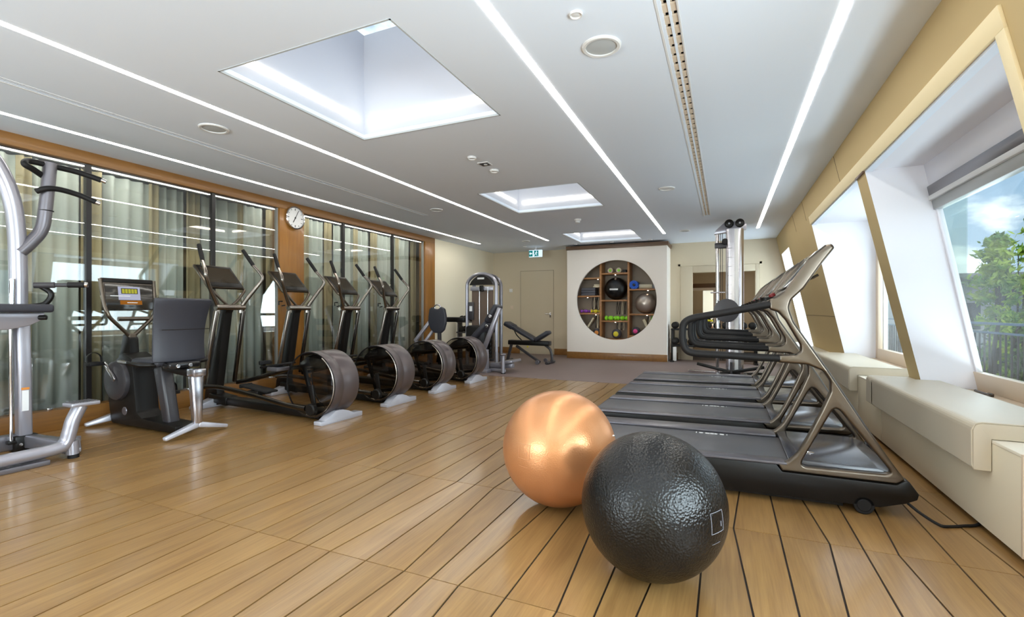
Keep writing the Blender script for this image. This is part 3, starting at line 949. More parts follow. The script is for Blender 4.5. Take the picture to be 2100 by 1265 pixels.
su = thing('shelf_unit', 'wooden shelf unit with grey back behind the round opening', 'shelving', (-2.30, 11.3, 0))
SY0, SY1 = 11.09, 11.48
m_ = MB(); m_.box((-3.35, SY1, 0.3), (-1.25, SY1 + 0.02, 2.45)); m_.build('back_panel', 'shelf_back', su)
for (x, z0, z1) in ((-2.665, 0.3, 2.45), (-2.02, 0.3, 2.45)):
    m_ = MB(); m_.box((x - 0.022, SY0, z0), (x + 0.022, SY1, z1), 0.002); m_.build('upright', 'shelf_wood', su)
SH = {'L': (-3.35, -2.687, [1.895, 1.47, 1.06, 0.5]), 'C': (-2.643, -2.042, [1.99, 1.365, 0.885, 0.46]), 'R': (-1.998, -1.25, [1.61, 1.045, 0.55])}
for k, (a, b, zs) in SH.items():
    for z in zs:
        m_ = MB(); m_.box((a, SY0, z - 0.018), (b, SY1, z + 0.018), 0.002); m_.build('shelf', 'shelf_wood', su)
m_ = MB(); m_.box((-3.35, SY0, 2.42), (-1.25, SY1, 2.45)); m_.build('top_panel', 'dark_wood', su)
for (x, z) in ((-2.75, 1.87), (-2.75, 2.40), (-1.60, 2.40), (-1.60, 1.585), (-2.3, 2.40), (-3.0, 1.44), (-2.34, 0.86), (-1.62, 1.02), (-2.8, 1.03), (-2.34, 1.965)):
    m_ = MB(); m_.cyl((x, 11.2, z), (x, 11.2, z + 0.006), 0.013, 12); m_.build('shelf_light', 'shelf_spot', su)

# ------------------------------------------------------------------ right side: sloped wall with window bays
def pier(mbx, y0, y1, z0, z1, back='v'):
    if back == 's':
        poly = [(sx(z0), z0), (sx(z1), z1), (wx(z1) + 0.04, z1), (wx(z0) + 0.04, z0)]
    else:
        poly = [(sx(z0), z0), (sx(z1), z1), (1.87, z1), (1.87, z0)]
    mbx.prism(poly, 'y', y0, y1)
def two_tone(o, front, side):
    me = o.data
    me.materials.clear(); me.materials.append(M[front]); me.materials.append(M[side])
    for p in me.polygons:
        n = p.normal
        p.material_index = 1 if (abs(n.y) > 0.9 or n.z < -0.9) else 0
mb = MB()
mb.prism([(sx(2.31), 2.31), (1.0, H), (2.3, H), (2.3, 2.31)], 'y', YN, YB)
wr = struct('wall_right', mb, 'slope_wall', smooth=False)
two_tone(wr, 'slope_wall', 'reveal')
for (y0, y1, z0, bk_) in ((YN, -2.3, 0.0, 's'), (1.9, 2.75, 0.0, 's'), (4.93, 5.20, 0.49, 's'), (7.66, 10.23, 0.49, 'v'), (11.46, YB, 0.49, 'v')):
    mb = MB(); pier(mb, y0, y1, z0, 2.31, bk_)
    two_tone(struct('wall_right_pier', mb, 'slope_wall', smooth=False), 'slope_wall', 'reveal')
mb = MB(); mb.prism([(sx(0.49), 0.49), (sx(0), 0), (1.87, 0), (1.87, 0.49)], 'y', -2.3, 1.9)
struct('wall_right_apron', mb, 'slope_wall', smooth=False)
# seams of the wall cladding
mb = MB()
for y in (5.75, 7.95, 9.0):
    for (za, zb) in ((2.41, 2.685),):
        mb.bar((sx(za) - 0.001, y, za), (sx(zb) - 0.001, y, zb), 0.004, 0.002, up=(0, 1, 0))
mb.bar((sx(1.05) - 0.001, 7.68, 1.05), (sx(1.05) - 0.001, 10.2, 1.05), 0.004, 0.004, up=(1, 0, 0))
struct('cladding_seam', mb, 'shadow_gap', wr)
# pale trim around the bays: 2.31..2.41 along the header, and down the near side
mb = MB()
def slope_band(y0, y1, z0, z1, t=0.014):
    poly = [(sx(z0), z0), (sx(z1), z1), (sx(z1) - t, z1), (sx(z0) - t, z0)]
    mb.prism(poly, 'y', y0, y1, 0.002)
slope_band(2.675, 7.68, 2.31, 2.41)
slope_band(2.675, 2.75, 0.49, 2.31)
struct('trim_7', mb, 'slope_trim')
mb = MB(); slope_band(4.935, 5.195, 2.295, 2.312, 0.016); struct('trim_8', mb, 'dark_wood')
mb = MB(); mb.box((1.085, 2.76, 2.296), (1.135, 4.925, 2.31)); mb.box((1.085, 5.21, 2.296), (1.135, 7.65, 2.31)); struct('trim_9', mb, 'ceiling')
# low wall under the windows
mb = MB(); mb.box((1.625, YN, -0.1), (1.87, YB, 0.485)); struct('wall_sill', mb, 'reveal')
# window boards
mb = MB(); mb.box((1.605, 2.76, 0.489), (1.86, 4.925, 0.505), 0.002); mb.box((1.605, 5.205, 0.489), (1.86, 7.655, 0.505), 0.002); struct('window_board', mb, 'win_frame', wr)

# near window, slanted
def slant_bar(mbx, y0, y1, z0, z1, t0, t1, bevel=0.003):
    mbx.prism([(wx(z0) + t0, z0), (wx(z1) + t0, z1), (wx(z1) + t1, z1), (wx(z0) + t1, z0)], 'y', y0, y1, bevel)
mb = MB(); slant_bar(mb, 2.75, 4.93, 0.64, 1.95, 0.012, 0.022, 0)
w1 = struct('window_10', mb, 'window_glass', smooth=False)
m_ = MB(); slant_bar(m_, 2.75, 4.93, 2.13, 2.312, -0.005, 0.05); struct('head_panel', m_, 'reveal', w1)
m_ = MB(); slant_bar(m_, 2.75, 4.93, 2.05, 2.13, -0.02, 0.05); struct('blind_box', m_, 'silver_dark', w1)
m_ = MB(); slant_bar(m_, 2.75, 4.93, 2.015, 2.05, -0.03, 0.05); struct('head_bead', m_, 'white', w1)
m_ = MB(); slant_bar(m_, 2.75, 4.93, 1.94, 2.015, -0.012, 0.045); struct('head_frame', m_, 'win_metal', w1)
m_ = MB(); slant_bar(m_, 2.75, 4.93, 0.505, 0.645, -0.012, 0.05); struct('sill_frame', m_, 'win_frame', w1)
m_ = MB(); slant_bar(m_, 4.905, 4.93, 0.505, 2.0, -0.0, 0.04); slant_bar(m_, 2.75, 2.79, 0.505, 2.0, 0.0, 0.04); struct('side_frame', m_, 'reveal', w1)
m_ = MB(); m_.tube([(1.745, 4.55, 0.515), (1.745, 4.78, 0.515)], 0.009, 8); m_.box((1.735, 4.52, 0.506), (1.755, 4.58, 0.53), 0.004); struct('window_stay', m_, 'nickel_dark', w1)
m_ = MB(); m_.box((1.62, 3.0, 0.505), (1.70, 4.35, 0.512), 0.002)
o = struct('vent_grille', m_, 'silver_dark', wr)

mb = MB(); slant_bar(mb, -2.3, 1.9, 0.64, 1.95, 0.012, 0.022, 0)
w0 = struct('window_13', mb, 'window_glass', smooth=False)
for (za, zb, mm) in ((1.94, 2.312, 'win_metal'), (0.505, 0.645, 'win_frame')):
    m_ = MB(); slant_bar(m_, -2.3, 1.9, za, zb, -0.012, 0.05); struct('window_rail', m_, mm, w0)
# second window, vertical
mb = MB(); mb.box((1.842, 5.2, 0.64), (1.85, 7.66, 2.31)); w2 = struct('window_11', mb, 'window_glass', smooth=False)
for nm, a, b in (('side_frame', (1.80, 7.56, 0.505), (1.868, 7.66, 2.31)), ('sill_frame', (1.80, 5.27, 0.505), (1.868, 7.56, 0.64)),
                 ('head_frame', (1.80, 5.27, 2.2), (1.868, 7.56, 2.31)), ('mid_frame', (1.815, 7.38, 0.64), (1.86, 7.42, 2.2))):
    m_ = MB(); m_.box(a, b, 0.004); struct(nm, m_, 'win_frame' if nm != 'mid_frame' else 'white', w2)
m_ = MB(); m_.prism([(wx(0.64) + 0.04, 0.64), (wx(2.2) + 0.04, 2.2), (1.84, 2.2), (1.84, 0.64)], 'y', 5.19, 5.198); struct('return_pane', m_, 'window_glass', w2, smooth=False)
# third window
mb = MB(); mb.box((1.842, 10.23, 0.6), (1.85, 11.46, 2.31)); w3 = struct('window_12', mb, 'window_glass', smooth=False)
for nm, a, b in (('side_frame', (1.80, 11.38, 0.49), (1.868, 11.46, 2.31)), ('sill_frame', (1.80, 10.23, 0.49), (1.868, 11.38, 0.6)), ('mid_rail', (1.80, 10.23, 0.98), (1.86, 11.38, 1.06))):
    m_ = MB(); m_.box(a, b, 0.004); struct(nm, m_, 'white' if nm != 'mid_rail' else 'dark_grey', w3)

# bench cabinets
def cabinet(y0, y1, seams_, lab):
    t = thing('bench_cabinet', lab, 'cabinet', (1.45, (y0 + y1) / 2, 0), 'bench cabinets under the windows')
    m_ = MB(); m_.box((1.215, y0 + 0.02, 0.03), (1.615, y1, 0.472)); m_.build('body', 'cabinet', t)
    m_ = MB(); m_.box((1.24, y0 + 0.02, 0.0), (1.60, y1, 0.03)); m_.build('plinth', 'shadow_gap', t)
    ys = [y0] + seams_ + [y1]
    for a, b in zip(ys[:-1], ys[1:]):
        m_ = MB(); m_.box((1.197, a + 0.002, 0.03), (1.215, b - 0.002, 0.472), 0.001); m_.build('front_panel', 'cabinet', t)
    m_ = MB(); m_.box((1.195, y0, 0.473), (1.62, y1, 0.488), 0.0015); m_.build('top_board', 'cabinet_top', t)
    return t
t = cabinet(2.85, 4.93, [], 'cream bench cabinet under the nearest window bay')
m_ = MB(); m_.box((1.195, 2.835, 0.03), (1.62, 2.849, 0.488), 0.001); m_.build('end_panel', 'win_frame', t)
cabinet(4.932, 11.4, [5.7, 7.7, 9.7], 'cream bench cabinet continuing behind the treadmills')
def cushion(y0, ym, y1, lab):
    t = thing('bench_cushion', lab, 'cushion', (1.4, (y0 + y1) / 2, 0.49), 'bench seat cushions')
    m_ = MB()
    prof = fillet([(1.125, 0.335), (1.192, 0.335), (1.192, 0.492), (1.60, 0.492), (1.60, 0.562), (1.125, 0.565)], [0.012, 0.004, 0.004, 0.02, 0.03, 0.04], 5)
    m_.prism(prof, 'y', y0, ym, 0.009, seg=3)
    prof2 = fillet([(1.125, 0.335), (1.192, 0.335), (1.192, 0.492), (1.445, 0.492), (1.445, 0.562), (1.125, 0.565)], [0.012, 0.004, 0.004, 0.02, 0.03, 0.04], 5)
    m_.prism(prof2, 'y', ym - 0.02, y1, 0.009, seg=3)
    m_.build('pad', 'cushion', t, angle=50)
    m_ = MB()
    pr = [(1.192, 0.34), (1.128, 0.338), (1.121, 0.36), (1.121, 0.53), (1.135, 0.562), (1.16, 0.569), (1.59, 0.566)]
    m_.tube([(p[0], y0 + 0.008, p[1]) for p in pr], 0.004, 8)
    m_.build('piping', 'cushion', t)
    return t
cushion(3.10, 4.92, 5.08, 'long beige leather cushion folded over the nearest window bench')
cushion(5.70, 7.65, 7.72, 'beige leather cushion on the second window bench behind the treadmill')

# ------------------------------------------------------------------ outside
mb = MB(); mb.box((1.87, 2.0, -0.25), (3.05, 16, -0.02)); struct('balcony_floor', mb, 'bldg_white')
t = thing('balcony_railing', 'dark blue-grey metal balcony railing outside the near window', 'railing', (2.6, 9.0, 0))
m_ = MB(); m_.box((2.57, 4.0, 0.975), (2.63, 15.0, 1.0), 0.004); m_.build('top_rail', 'rail_metal', t)
m_ = MB(); m_.box((2.58, 4.0, 0.88), (2.62, 15.0, 0.9), 0.002); m_.build('upper_rail', 'rail_metal', t)
m_ = MB(); m_.box((2.58, 4.0, 0.08), (2.62, 15.0, 0.1), 0.002); m_.build('lower_rail', 'rail_metal', t)
first = None
for k in range(100):
    y = 4.05 + k * 0.11
    if first is None:
        m_ = MB(); m_.box((2.593, y - 0.007, 0.1), (2.607, y + 0.007, 0.88)); first = m_.build('baluster', 'black_post', t)
    else:
        c = first.copy(); C.objects.link(c); c.location = (0, k * 0.11, 0)
mb = MB(); mb.box((3.05, -10, -1.3), (60, 80, -1.2)); struct('ground', mb, 'soil')

def leaves(mbx, n, fn, s0, s1):
    for _ in range(n):
        p, r = fn()
        s = rnd.uniform(s0, s1)
        a = Vector((rnd.gauss(0, 1), rnd.gauss(0, 1), rnd.gauss(0, 1))).normalized()
        b = a.cross(Vector((rnd.gauss(0, 1), rnd.gauss(0, 1), rnd.gauss(0, 1)))).normalized()
        p = Vector(p)
        q = [p - a * s, p + b * s * 0.35, p + a * s, p - b * s * 0.35]
        t_ = [mbx.bm.verts.new(v) for v in q]
        mbx.bm.faces.new(t_)
def tree(x, y, base, top, rad, n, lab, lm='leaf', leafs=(0.03, 0.07), stems=5, lean=(0, 0)):
    t = thing('tree', lab, 'tree', (x, y, base))
    m_ = MB(); tips = []
    for k in range(stems):
        a = rnd.uniform(0, 2 * PI); rr = rnd.uniform(0, rad * 0.45)
        bx, by = x + rr * 0.5 * math.cos(a), y + rr * 0.5 * math.sin(a)
        tx, ty = x + lean[0] + rr * math.cos(a), y + lean[1] + rr * math.sin(a)
        hh = base + (top - base) * rnd.uniform(0.7, 0.97)
        pts = [(bx, by, base), ((bx * 2 + tx) / 3 + rnd.uniform(-.03, .03), (by * 2 + ty) / 3, base + (hh - base) * .35), ((bx + tx * 2) / 3, (by + ty * 2) / 3 + rnd.uniform(-.03, .03), base + (hh - base) * .7), (tx, ty, hh)]
        sp = smooth_path(pts, 4)
        m_.tube(sp, 0.022, 6, radii=[0.024 * (1 - 0.75 * i / len(sp)) for i in range(len(sp))])
        tips.append(pts)
    m_.build('trunk', 'bark', t)
    clumps = []
    for k in range(46):
        f = rnd.random() ** 0.8
        z = base + (top - base) * (0.30 + 0.68 * f)
        rr = rad * (1.05 - 0.85 * f) * rnd.uniform(0.3, 1.0)
        a = rnd.uniform(0, 2 * PI)
        clumps.append(((x + lean[0] * f + rr * math.cos(a), y + lean[1] * f + rr * math.sin(a), z), rad * rnd.uniform(0.12, 0.26)))
    clumps.append(((x + lean[0], y + lean[1], top - 0.03), rad * 0.12))
    def fn():
        c, r = rnd.choice(clumps)
        v = Vector((rnd.gauss(0, .5), rnd.gauss(0, .5), rnd.gauss(0, .35))) * r * 1.2
        return Vector(c) + v, 0
    m_ = MB(); leaves(m_, n, fn, *leafs)
    o = m_.build('foliage', lm, t, smooth=False); o['kind'] = 'stuff'
tree(3.55, 9.05, -1.2, 2.2, 0.42, 5200, 'tall leafy green tree rising above the balcony railing', stems=7)
tree(4.6, 11.05, -1.2, 2.72, 0.32, 1300, 'slender tree whose tip shows at the upper right of the window', 'leaf', stems=3, lean=(0.05, -0.15))
tree(3.4, 7.7, -1.2, 1.25, 0.5, 3000, 'low bushy green tree behind the railing at the right', 'leaf_dark', stems=7)
tree(3.5, 10.7, -1.2, 0.95, 0.5, 3000, 'low bushy green tree behind the railing at the left', 'leaf_dark', stems=7)
tree(6.6, 15.5, -1.2, 0.95, 1.2, 5000, 'broad dark shrub farther behind the railing', 'leaf_dark', leafs=(0.05, 0.11), stems=9)
tree(6.0, 11.5, -1.2, 0.85, 1.1, 5000, 'dense dark undergrowth shrub behind the tall tree', 'leaf_dark', leafs=(0.05, 0.11), stems=9)
ORD14 = ['first', 'second', 'third', 'fourth', 'fifth', 'sixth', 'seventh', 'eighth', 'ninth', 'tenth', 'eleventh', 'twelfth', 'thirteenth', 'fourteenth']
# bare stems of the planting seen through the railing
for k in range(14):
    y = 6.2 + k * 0.42 + rnd.uniform(-.1, .1); x = 3.0 + rnd.uniform(0, 0.35)
    m_ = MB(); sp = smooth_path([(x, y, -1.2), (x + .04, y + rnd.uniform(-.05, .05), -0.2), (x - .02, y + rnd.uniform(-.08, .08), 0.5), (x + .02, y + rnd.uniform(-.1, .1), 0.95)], 4)
    m_.tube(sp, 0.03, 6, radii=[0.035 * (1 - 0.5 * i / len(sp)) for i in range(len(sp))])
    solo('shrub_stem', m_, 'bark', ORD14[k] + ' upright shrub stem behind the balcony railing, counted from the near end', 'shrub', (x, y, -1.2), 'upright shrub stems behind the railing')

# far buildings
t = thing('far_building', 'grey flat-roofed building with overhanging eave left of the tree', 'building', (10.6, 31, -1.2))
m_ = MB(); m_.box((8.6, 28.6, -1.2), (14, 40, 2.35)); m_.build('wall', 'bldg_white', t)
m_ = MB(); m_.box((8.2, 26.2, 2.55), (14.5, 40, 2.72), 0.02); m_.build('roof', 'bldg', t)
m_ = MB(); m_.box((8.4, 27.2, 2.36), (14.2, 40, 2.55), 0.02); m_.build('eave', 'bldg_dark', t)
m_ = MB(); m_.box((11.3, 28.5, -1.0), (13.9, 28.6, 2.2)); m_.build('doorway', 'bldg_dark', t)
m_ = MB(); m_.box((9.2, 28.52, 0.3), (10.6, 28.6, 1.5)); m_.build('window', 'bldg_dark', t)
t = thing('far_building', 'house with pitched zinc roof right of the tree, beyond the railing', 'building', (13.2, 24, -1.2))
m_ = MB(); m_.prism([(18, 1.05), (26.6, 1.05), (26.6, 1.25), (22.3, 2.85), (18, 1.25)], 'x', 10.6, 17); m_.build('roof', 'roof_metal', t)
m_ = MB(); m_.box((10.9, 18.5, -1.2), (16.8, 26.0, 1.05)); m_.build('wall', 'bldg', t)
for k in range(5):
    m_ = MB(); m_.box((10.85, 19.2 + k * 1.35, -0.2), (10.9, 20.0 + k * 1.35, 0.8)); m_.build('window', 'bldg_dark', t)
for k in range(9):
    m_ = MB(); y = 22.3 + k * 0.5; z = 2.85 - k * 0.5 * 1.6 / 4.3
    m_.bar((10.58, y, z + .03), (17, y, z + .03), 0.05, 0.04, up=(0, 1, 0)); m_.build('roof_seam', 'bldg_dark', t)
t = thing('far_building', 'long pale building low on the far skyline', 'building', (24, 60, -1.2))
m_ = MB(); m_.box((12, 58, -1.2), (50, 70, 3.6)); m_.build('wall', 'bldg', t)
m_ = MB(); m_.box((11.5, 57.5, 3.6), (50.5, 70.5, 3.9)); m_.build('roof', 'bldg_dark', t)
for k in range(12):
    m_ = MB(); m_.box((13 + k * 3, 57.95, 1.2), (14.4 + k * 3, 58, 2.6)); m_.build('window', 'bldg_dark', t)

# ------------------------------------------------------------------ exercise balls
def gym_ball(cx, cy, r, m, lab, pm, az, el, grp='exercise balls on the floor', marks=True):
    t = thing('exercise_ball', lab, 'exercise ball', (cx, cy, 0), grp)
    m_ = MB(); m_.sphere((cx, cy, r), r, 72, 48, (1, 1, 1)); m_.build('ball', m, t)
    def on(a, e, rr=r + 0.0006):
        return (cx + rr * math.cos(e) * math.sin(a), cy - rr * math.cos(e) * math.cos(a), r + rr * math.sin(e))
    if marks:
        h_ = 0.038 / r
        pts = []
        for i in range(8): pts.append(on(az - h_ + 2 * h_ * i / 8, el - h_))
        for i in range(8): pts.append(on(az + h_, el - h_ + 2 * h_ * i / 8))
        for i in range(8): pts.append(on(az + h_ - 2 * h_ * i / 8, el + h_))
        for i in range(8): pts.append(on(az - h_, el + h_ - 2 * h_ * i / 8))
        m_ = MB(); m_.tube(pts, 0.0011, 5, closed=True)
        m_.tube([on(az + h_ * .55, el - h_ * .5), on(az + h_ * .55, el)], 0.0016, 5)
        m_.build('printed_square', pm, t)
        m_ = MB()
        for i in range(9):
            a = az + 0.02 + 0.02 * (i - 4) - h_ * 0.3
            m_.tube([on(a, el - h_ * 2.1), on(a + 0.012, el - h_ * 2.1)], 0.0009, 4)
        m_.build('printed_line', pm, t)
    m_ = MB()
    e0 = R(18); m_.lathe([(0.0001, 0.0), (0.012, 0.0), (0.012, -0.003), (0.0001, -0.004)], on(az + 1.9, e0, r - 0.001), 'z', 16)
    m_.build('plug', 'white' if m != 'ball_black' else 'grey_print', t)
    return t
gym_ball(-0.283, 2.113, 0.299, 'ball_black', 'black dimpled exercise ball, nearest object on the wooden floor', 'grey_print', R(60), R(5))
gym_ball(-0.884, 2.664, 0.327, 'ball_copper', 'copper-coloured exercise ball behind the black one', 'copper_print', R(-17), R(8))

# ------------------------------------------------------------------ treadmills
def make_treadmill():
    Y0, Y1 = 3.20, 4.07
    t = thing('treadmill', 'nearest treadmill, behind the exercise balls, bronze frame shown whole', 'treadmill', (-0.1, (Y0 + Y1) / 2, 0), 'row of treadmills facing the windows')
    # lower body
    body = [(-1.15, 0.06), (-1.15, 0.165), (-1.12, 0.205), (0.275, 0.222), (0.305, 0.182), (0.845, 0.182), (0.885, 0.212), (0.90, 0.208), (0.942, 0.145), (0.935, 0.115), (0.885, 0.088), (0.77, 0.05), (0.0, 0.035), (-1.10, 0.045)]
    for a, b in ((Y0, Y0 + 0.075), (Y1 - 0.075, Y1)):
        m_ = MB(); m_.prism(body, 'y', a, b, 0.005); m_.build('side_skirt', 'black', t)
    m_ = MB(); m_.prism([(-1.14, 0.06), (-1.14, 0.19), (0.30, 0.20), (0.90, 0.17), (0.92, 0.12), (0.75, 0.06)], 'y', Y0 + 0.076, Y1 - 0.076); m_.build('deck_body', 'dark_grey', t)
    m_ = MB(); m_.prism([(-1.0, 0.0), (-1.0, 0.034), (0.62, 0.034), (0.62, 0.0)], 'y', Y0 + 0.09, Y1 - 0.09, 0.004); m_.build('base_foot', 'shadow_gap', t)
    for a, b in ((Y0 + 0.002, Y0 + 0.105), (Y1 - 0.19, Y1 - 0.002)):
        m_ = MB(); m_.prism([(-1.11, 0.2065), (-1.11, 0.216), (-1.09, 0.2215), (0.29, 0.2365), (0.33, 0.235), (0.33, 0.222)], 'y', a, b, 0.003); m_.build('side_rail', 'rail', t)
    m_ = MB()
    m_.prism([(-1.12, 0.12), (-1.145, 0.15), (-1.14, 0.185), (-1.11, 0.207), (0.36, 0.222), (0.36, 0.205), (-1.10, 0.19)], 'y', Y0 + 0.106, Y1 - 0.192, 0.003)
    belt = m_.build('running_belt', 'belt', t)
    # printed marks near the far edge of the belt
    x = -0.20
    yt = Y1 - 0.245
    for wdt in (0.008, 0, 0.026, 0, 0.03, 0.024, 0.02, 0, 0.028, 0, 0.008):
        if wdt == 0: x += 0.012; continue
        zz = 0.2235 - (0.36 - x) * 0.0101
        m_ = MB(); m_.box((x, yt - 0.012, zz - 0.001), (x + wdt, yt + 0.012, zz + 0.0012)); m_.build('printed_mark', 'white_print', belt)
        x += wdt + 0.004
    # motor hood in front
    m_ = MB(); m_.prism([(0.345, 0.20), (0.345, 0.236), (0.40, 0.246), (0.78, 0.245), (0.86, 0.225), (0.90, 0.19), (0.88, 0.17)], 'y', Y0 + 0.062, Y1 - 0.062, 0.006); m_.build('motor_hood', 'hood', t)
    m_ = MB(); m_.lathe([(0.03, 0.0), (0.03, 0.004), (0.018, 0.005), (0.018, 0.002), (0.0001, 0.002)], (0.47, Y0 + 0.24, 0.247), 'z', 28); m_.build('stop_button_ring', 'chrome', t)
    m_ = MB(); m_.prism([(0.50, 0.0), (0.62, 0.12), (0.55, 0.14)], 'z', 0.246, 0.248)
    m_.bm.free()
    # side frames with triangular opening
    outer = [(0.520, 1.498), (0.552, 1.503), (0.567, 1.480), (0.510, 1.400), (0.415, 1.250), (0.352, 1.185), (0.340, 1.140), (0.365, 1.060), (0.54, 0.78), (0.72, 0.475), (0.83, 0.295), (0.888, 0.208),
             (0.848, 0.182), (0.303, 0.182), (0.278, 0.225), (0.335, 0.240), (0.385, 0.295), (0.430, 0.385), (0.505, 0.560), (0.545, 0.665), (0.545, 0.720), (0.51, 0.780), (0.43, 0.812), (0.29, 0.817),
             (0.29, 0.862), (0.375, 0.868), (0.402, 0.888), (0.398, 0.925), (0.325, 1.065), (0.285, 1.115), (0.24, 1.130), (0.24, 1.192), (0.275, 1.205), (0.32, 1.240), (0.375, 1.325), (0.44, 1.425)]
    rad = [0.01, 0.015, 0.015, .1, .1, .04, .06, .1, .1, .1, .1, .02, .005, .005, .01, .05, .1, .1, .1, .03, .05, .05, .05, 0, 0, .02, .03, .03, .06, .03, .02, 0, .03, .05, .1, .1]
    tri = fillet([(0.570, 0.590), (0.835, 0.232), (0.392, 0.222)], [0.03, 0.022, 0.03], 6)
    out_ = fillet(outer, rad, 4)
    for k, yc in enumerate((Y0 + 0.035, Y1 - 0.035)):
        cut('side_frame', out_, [tri], 'y', yc, 0.055, 0.014, 'nickel', t, angle=50, seg=4)
        path = smooth_path([(0.30, yc, 1.168), (0.24, yc, 1.160), (0.05, yc, 1.122), (-0.12, yc, 1.090), (-0.20, yc, 1.072), (-0.24, yc, 1.040), (-0.248, yc, 0.99), (-0.246, yc, 0.925), (-0.225, yc, 0.875), (-0.17, yc, 0.855), (0.02, yc, 0.848), (0.20, yc, 0.842), (0.34, yc, 0.842)], 5)
        m_ = MB(); m_.tube(path, 0.022, 14, ry=0.026, up=(0, 0, 1)); m_.build('hand_rail', 'black_rubber', t, angle=60)
    # console between the frames
    def slab(x0, z0, x1, z1, thick):
        d = Vector((x1 - x0, 0, z1 - z0)).normalized(); n = Vector((-d.z, 0, d.x))
        return [(x0, z0), (x1, z1), (x1 - n.x * thick, z1 - n.z * thick), (x0 - n.x * thick, z0 - n.z * thick)]
    m_ = MB(); m_.prism(slab(0.325, 1.225, 0.535, 1.492, 0.035), 'y', Y0 + 0.063, Y1 - 0.063, 0.008); m_.build('console_back', 'nickel', t)
    m_ = MB(); m_.prism(slab(0.345, 1.262, 0.522, 1.488, 0.008), 'y', Y0 + 0.13, Y1 - 0.13, 0.003)
    sc_ = m_.build('console_screen', 'screen', t)
    sc_.location = (-0.006, 0, 0.006)
    m_ = MB(); m_.prism(fillet([(0.17, 1.152), (0.30, 1.218), (0.335, 1.222), (0.345, 1.19), (0.30, 1.15), (0.18, 1.125)], 0.01), 'y', Y0 + 0.063, Y1 - 0.063, 0.004); m_.build('console_shelf', 'nickel', t)
    m_ = MB(); m_.cyl((0.29, Y0 + 0.40, 1.215), (0.278, Y0 + 0.40, 1.235), 0.02, 20, bevel=0.004); m_.build('stop_button', 'red', t)
    for yy in (Y0 + 0.17, Y1 - 0.17):
        m_ = MB(); m_.lathe([(0.04, 0), (0.042, 0.02), (0.036, 0.02), (0.034, 0.004), (0.0001, 0.002)], (0.24, yy, 1.185), 'z', 24); m_.build('cup_holder', 'black', t)
    m_ = MB(); m_.tube([(0.43, Y0 + 0.2, 1.30), (0.49, Y0 + 0.2, 1.325), (0.515, Y0 + 0.2, 1.34)], 0.008, 8); m_.build('cable_hook', 'nickel_dark', t)
    # wheels and feet
    for yy in (Y0 - 0.004, Y1 - 0.036):
        m_ = MB(); m_.lathe([(0.0001, 0), (0.03, 0.0), (0.034, 0.004), (0.046, 0.004), (0.05, 0.01), (0.05, 0.035), (0.044, 0.04), (0.0001, 0.04)], (0.70, yy, 0.05), 'y', 32); m_.build('wheel', 'black_rubber', t)
    m_ = MB(); m_.box((-1.0, Y0 - 0.0015, 0.10), (-0.9, Y0 + 0.002, 0.135), 0.0005); m_.build('side_badge', 'silver_dark', t)
    return t
tm = make_treadmill()
labs = ['second treadmill from the exercise balls', 'third treadmill from the exercise balls', 'farthest treadmill of the row, next to the cable tower']
for k, lab in enumerate(labs):
    c = copy_tree(tm)
    c.location.y += 1.12 * (k + 1)
    c['label'] = lab
# power cable
pts = smooth_path([(0.90, 3.23, 0.085), (0.95, 3.21, 0.045), (1.02, 3.17, 0.010), (1.08, 3.19, 0.008), (1.13, 3.22, 0.008), (1.19, 3.25, 0.010), (1.23, 3.29, 0.02)], 6)
m_ = MB(); m_.tube([(p.x, p.y, max(p.z, 0.008)) for p in pts], 0.0075, 8)
solo('power_cable', m_, 'black_rubber', 'black power cable on the floor from nearest treadmill to the bench', 'cable', (1.0, 3.2, 0))

